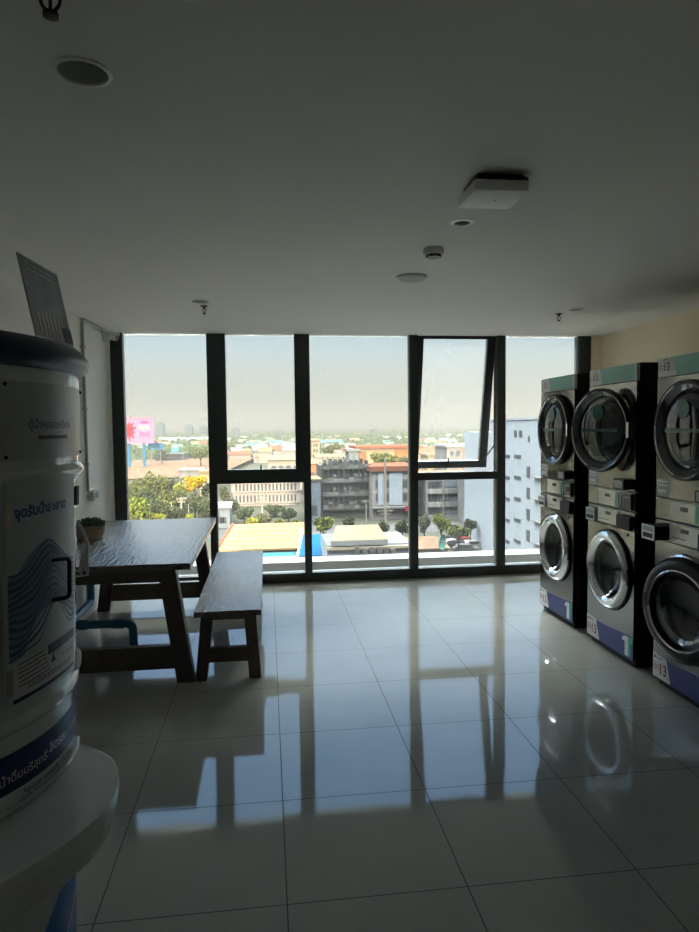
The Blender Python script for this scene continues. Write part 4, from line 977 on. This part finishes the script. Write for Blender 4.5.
for p0, p1, pt, lab in ((157, 164.5, 423.5, 'hazy skyline tower just right of the pink billboard'), (186, 193.5, 426, 'hazy skyline tower in the middle of the left window'), (200.5, 208, 427, 'hazy skyline tower at the right of the left window'), (233, 240, 428.5, 'hazy skyline tower in the left-centre window'), (373, 378, 430, 'hazy skyline tower in the middle window'), (276, 284, 430.5, 'hazy skyline block right of centre in the left-centre window')):
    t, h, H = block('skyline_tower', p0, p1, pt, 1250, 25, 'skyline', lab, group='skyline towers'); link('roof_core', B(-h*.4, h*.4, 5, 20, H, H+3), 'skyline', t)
# --- poles
post('utility_pole', 385, 457, 531, 133, .28, 'tall pale utility pole in the middle window', arms=((511, 3.2), (514, 2.4)))
post('utility_pole', 366, 500, 527, 136, .16, 'short thin pole left of the tall pale pole', arms=((501.5, 1.4),))
post('utility_pole', 262, 496.5, 524, 128, .24, 'pole with crossarms in front of the pinkish school', arms=((498, 2.4), (501, 1.8)))
post('utility_pole', 181, 497.5, 520, 130, .26, 'pole with a crossarm between the trees, left window', arms=((499, 1.8), (502, 1.4)))
post('street_lamp', 171.5, 502, 520, 128, .14, 'thin street lamp left of the pole with a crossarm', 'concrete', (), 'street lamp')
post('street_lamp', 188.5, 504, 520, 132, .12, 'thin street lamp right of the pole with a crossarm', 'concrete', (), 'street lamp')
post('flagpole', 322, 434, 520, 420, .3, 'slender mast rising among the far roofs, middle window', 'roof_white', (), 'mast')
# --- trees: px, top, width, depth, leaf, label, height
T = [(137, 496, 32, 96, 'leaf_bright', 'bright yellow-green tree at the lower left of the left window', 34),
 (137, 471, 28, 165, 'leaf_mid', 'green tree at the far left under the brown hall', 30),
 (152, 469, 30, 160, 'leaf_mid', 'broad green tree left of centre in the left window', 32),
 (168, 471, 26, 168, 'leaf_dull', 'dull green tree in the middle of the left window', 30),
 (147, 484, 26, 140, 'leaf_deep', 'dark tree behind the bright yellow-green tree', 30),
 (166, 488, 22, 135, 'leaf_mid', 'mid green tree above the street lamp', 24),
 (194, 475, 24, 150, 'leaf_yellow', 'tree covered in yellow flowers, left window', 16),
 (181, 480, 18, 152, 'leaf_lime', 'olive tree left of the yellow-flowering tree', 18),
 (198, 488, 24, 146, 'leaf_dull', 'dull green tree below the yellow-flowering tree', 28),
 (184, 497, 20, 140, 'leaf_deep', 'dark tree behind the pole, left window', 22),
 (189, 514, 9, 112, 'leaf_lime', 'small lime bush just above the table edge', 8),
 (160, 513, 12, 118, 'leaf_lime', 'low yellowish bush beside the bright tree', 8),
 (200, 446, 20, 330, 'leaf_mid', 'rounded green tree beyond the brown hall at right', 14),
 (162, 449, 14, 360, 'leaf_dull', 'dull tree behind the blue hoarding', 12),
 (232, 499, 16, 158, 'leaf_deep', 'dark bushy tree at the left of the pinkish school', 14),
 (274, 504, 24, 150, 'leaf_deep', 'dark spreading tree before the right half of the school', 12),
 (224, 484, 12, 165, 'leaf_dull', 'pale green tree at the left end of the school', 18),
 (252, 517, 13, 112, 'leaf_lime', 'yellow bush behind the ochre shed, leftmost', 7),
 (279, 519, 11, 110, 'leaf_lime', 'yellow bush behind the ochre shed, in the middle', 6),
 (295, 520, 8, 110, 'leaf_lime', 'yellow bush behind the ochre shed, rightmost', 5),
 (323, 516, 22, 92, 'leaf_bright', 'yellow-green tree at the left of the tan-roofed house', 16),
 (333, 459, 12, 160, 'leaf_lime', 'lime treetop showing over the dark apartment block', 9),
 (383, 452, 34, 175, 'leaf_mid', 'broad green treetop over the pink block', 16),
 (405, 455, 20, 180, 'leaf_dull', 'dull green treetop at the right over the pink block', 14),
 (331, 444, 24, 330, 'leaf_mid', 'green tree among the far houses, middle window', 10),
 (383, 520, 14, 118, 'leaf_dull', 'dull tree at the foot of the tall pole', 14),
 (402, 519, 18, 116, 'leaf_deep', 'dark tree at the right edge of the middle window', 16),
 (441, 512, 22, 100, 'leaf_bright', 'yellow-green tree before the grey apartment block', 20),
 (458, 524, 30, 96, 'leaf_mid', 'wide low green tree beside the yellow-green tree', 13),
 (131, 484, 20, 150, 'leaf_mid', 'green tree against the left window frame above the bright tree', 26),
 (176, 488, 20, 145, 'leaf_dull', 'dull tree just left of the pole with a crossarm', 24),
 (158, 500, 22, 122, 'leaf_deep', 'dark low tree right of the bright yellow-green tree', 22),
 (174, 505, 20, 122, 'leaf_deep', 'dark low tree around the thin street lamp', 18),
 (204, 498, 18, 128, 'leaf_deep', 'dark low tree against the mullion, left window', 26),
 (206, 482, 12, 158, 'leaf_dull', 'dull tree between the yellow tree and the cream house', 20),
 (244, 507, 20, 140, 'leaf_deep', 'dark tree behind the leftmost yellow bush', 14),
 (288, 508, 18, 140, 'leaf_deep', 'dark tree at the right end of the school', 14),
 (262, 514, 20, 126, 'leaf_dull', 'low dull tree at the foot of the crossarm pole', 10),
 (412, 508, 12, 112, 'leaf_dull', 'dull tree against the mullion right of the middle window', 26),
 (348, 516, 14, 120, 'leaf_deep', 'dark bush at the foot of the grimy block', 10),
 (470, 518, 16, 104, 'leaf_deep', 'dark tree before the streaked grey wall', 16),
 (424, 514, 14, 104, 'leaf_dull', 'dull green tree at the left of the yellow-green tree', 24)]
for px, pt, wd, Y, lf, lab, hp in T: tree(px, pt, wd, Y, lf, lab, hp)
# bright flowers also on the shoulder of the green trees
# --- far houses, one object each
rnd = random.Random(11)
kinds = {'rust': ('roof_rust', 'pale_wall'), 'cream': ('roof_cream', 'pale_wall'), 'grey': ('roof_grey', 'bluish_wall'), 'white': ('roof_white', 'pale_wall'), 'teal': ('roof_teal', 'bluish_wall')}
protos = {}
names = list(kinds)
for i in range(230):
    px = rnd.choice([rnd.uniform(126, 208), rnd.uniform(224, 298), rnd.uniform(224, 298), rnd.uniform(311, 412), rnd.uniform(416, 475)])
    Y = rnd.choice([rnd.uniform(380, 520), rnd.uniform(520, 800), rnd.uniform(800, 1400)])
    if px > 350 and Y < 330: continue
    if px < 218 and Y < 480: Y += 190
    k = rnd.choice(['rust', 'cream', 'cream', 'grey', 'white', 'grey', 'teal'] if Y < 800 else ['cream', 'white', 'grey'])
    w_, d_, h_ = rnd.uniform(3, 6.5), rnd.uniform(5, 9), rnd.uniform(3, 6.5)
    x = xat(px, Y, 445)
    t = thing('far_house', (x, Y, GZ), 'small distant house with a %s roof among hazy treetops' % k, 'building', 'far houses with %s roofs' % k, rz=R(rnd.uniform(-25, 25)))
    if k not in protos:
        a_ = nb(); box(a_, -1, 1, 0, 2, 0, 1); me1 = link('wall', a_, kinds[k][1], t)
        a_ = nb(); prism(a_, [(-1.1, -.1, 1), (1.1, -.1, 1), (1.1, 1, 1.45), (-1.1, 1, 1.45)], (0, 0, .03)); prism(a_, [(-1.1, 1, 1.45), (1.1, 1, 1.45), (1.1, 2.1, 1), (-1.1, 2.1, 1)], (0, 0, .03)); me2 = link('roof', a_, kinds[k][0], t); protos[k] = (me1, me2)
    else:
        me1, me2 = [o.copy() for o in protos[k]]
        for o in (me1, me2): COL.objects.link(o); o.parent = t
    for o in (me1, me2): o.scale = (w_, d_/2, h_)
# --- tree cover towards the horizon
bm = nb(); rnd = random.Random(5)
for i in range(5200):
    Y = 430*math.exp(rnd.uniform(0, 2.0)); px = rnd.uniform(-160, 640)
    if i % 12 == 0: px = rnd.uniform(-160, 95); Y = 260*math.exp(rnd.uniform(0, .8))
    x = xat(px, Y, 445); r_ = rnd.uniform(2, 4.2)*(1+Y/1400); hgt = rnd.uniform(3, 8)+(Y/2600)*9
    a0 = rnd.uniform(0, 6)
    top = bm.verts.new((x, Y, GZ+hgt)); r1, r2 = [], []
    for k in range(7):
        a = a0+2*PI*k/7; q = rnd.uniform(.8, 1.2)
        r1.append(bm.verts.new((x+.6*r_*q*math.cos(a), Y+.6*r_*q*math.sin(a), GZ+hgt*rnd.uniform(.8, .95)))); r2.append(bm.verts.new((x+r_*q*math.cos(a), Y+r_*q*math.sin(a), GZ+hgt*rnd.uniform(.2, .45))))
    for k in range(7):
        j = (k+1) % 7; bm.faces.new((top, r1[k], r1[j])); bm.faces.new((r1[k], r2[k], r2[j], r1[j]))
MT['canopy_far'] = omat('far_tree_cover', (.15, .20, .10), .9, noise=(.05, .4), spec=.1)
o = link('tree_cover', bm, 'canopy_far', smooth=None); tag(o, 'hazy green tree cover stretching to the horizon', 'trees', kind='stuff')
# --- haze over the city
m = bpy.data.materials.new('haze'); m.use_nodes = True; nt_ = m.node_tree; nt_.nodes.clear()
out = nt_.nodes.new('ShaderNodeOutputMaterial'); vs = nt_.nodes.new('ShaderNodeVolumePrincipled')
vs.inputs['Color'].default_value = (.056, .055, .052, 1); vs.inputs['Absorption Color'].default_value = (0, 0, 0, 1); vs.inputs['Density'].default_value = .00085
nt_.links.new(vs.outputs[0], out.inputs['Volume'])
o = link('haze', B(-2400, 2400, 116, 5500, GZ+.1, 60), m); tag(o, 'pale haze hanging over the distant city', 'haze', kind='stuff')
# ------------------------------------------------------------------ daylight
W = bpy.data.worlds.new('sky'); S.world = W; W.use_nodes = True; nt = W.node_tree
bg = nt.nodes['Background']
tc = nt.nodes.new('ShaderNodeTexCoord'); sp = nt.nodes.new('ShaderNodeSeparateXYZ'); nt.links.new(tc.outputs['Generated'], sp.inputs[0])
rmp = nt.nodes.new('ShaderNodeValToRGB'); el = rmp.color_ramp.elements
el[0].position = 0; el[0].color = (.45, .44, .38, 1)
el[1].position = 1; el[1].color = (13.5, 13.6, 13.1, 1)  # unseen upper sky made far brighter than the visible band, to light the room
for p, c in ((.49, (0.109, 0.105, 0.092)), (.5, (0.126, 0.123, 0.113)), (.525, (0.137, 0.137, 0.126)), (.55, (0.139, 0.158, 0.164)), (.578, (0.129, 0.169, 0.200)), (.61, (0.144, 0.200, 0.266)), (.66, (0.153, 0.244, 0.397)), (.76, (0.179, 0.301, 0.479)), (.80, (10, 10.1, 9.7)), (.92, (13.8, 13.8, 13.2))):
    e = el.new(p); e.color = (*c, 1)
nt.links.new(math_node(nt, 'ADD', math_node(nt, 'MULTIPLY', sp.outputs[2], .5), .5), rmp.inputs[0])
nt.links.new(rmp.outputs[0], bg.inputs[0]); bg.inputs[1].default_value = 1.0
sd = bpy.data.lights.new('sun', 'SUN'); sd.energy = 14; sd.angle = R(2); sd.color = (1, .78, .52)
so = bpy.data.objects.new('sun', sd); COL.objects.link(so); so.location = (-10, -60, 60)
so.rotation_euler = Vector((.1, .94, -.25)).to_track_quat('-Z', 'Y').to_euler()
S.cycles.diffuse_bounces = 8; S.cycles.max_bounces = 14; S.cycles.transparent_max_bounces = 16
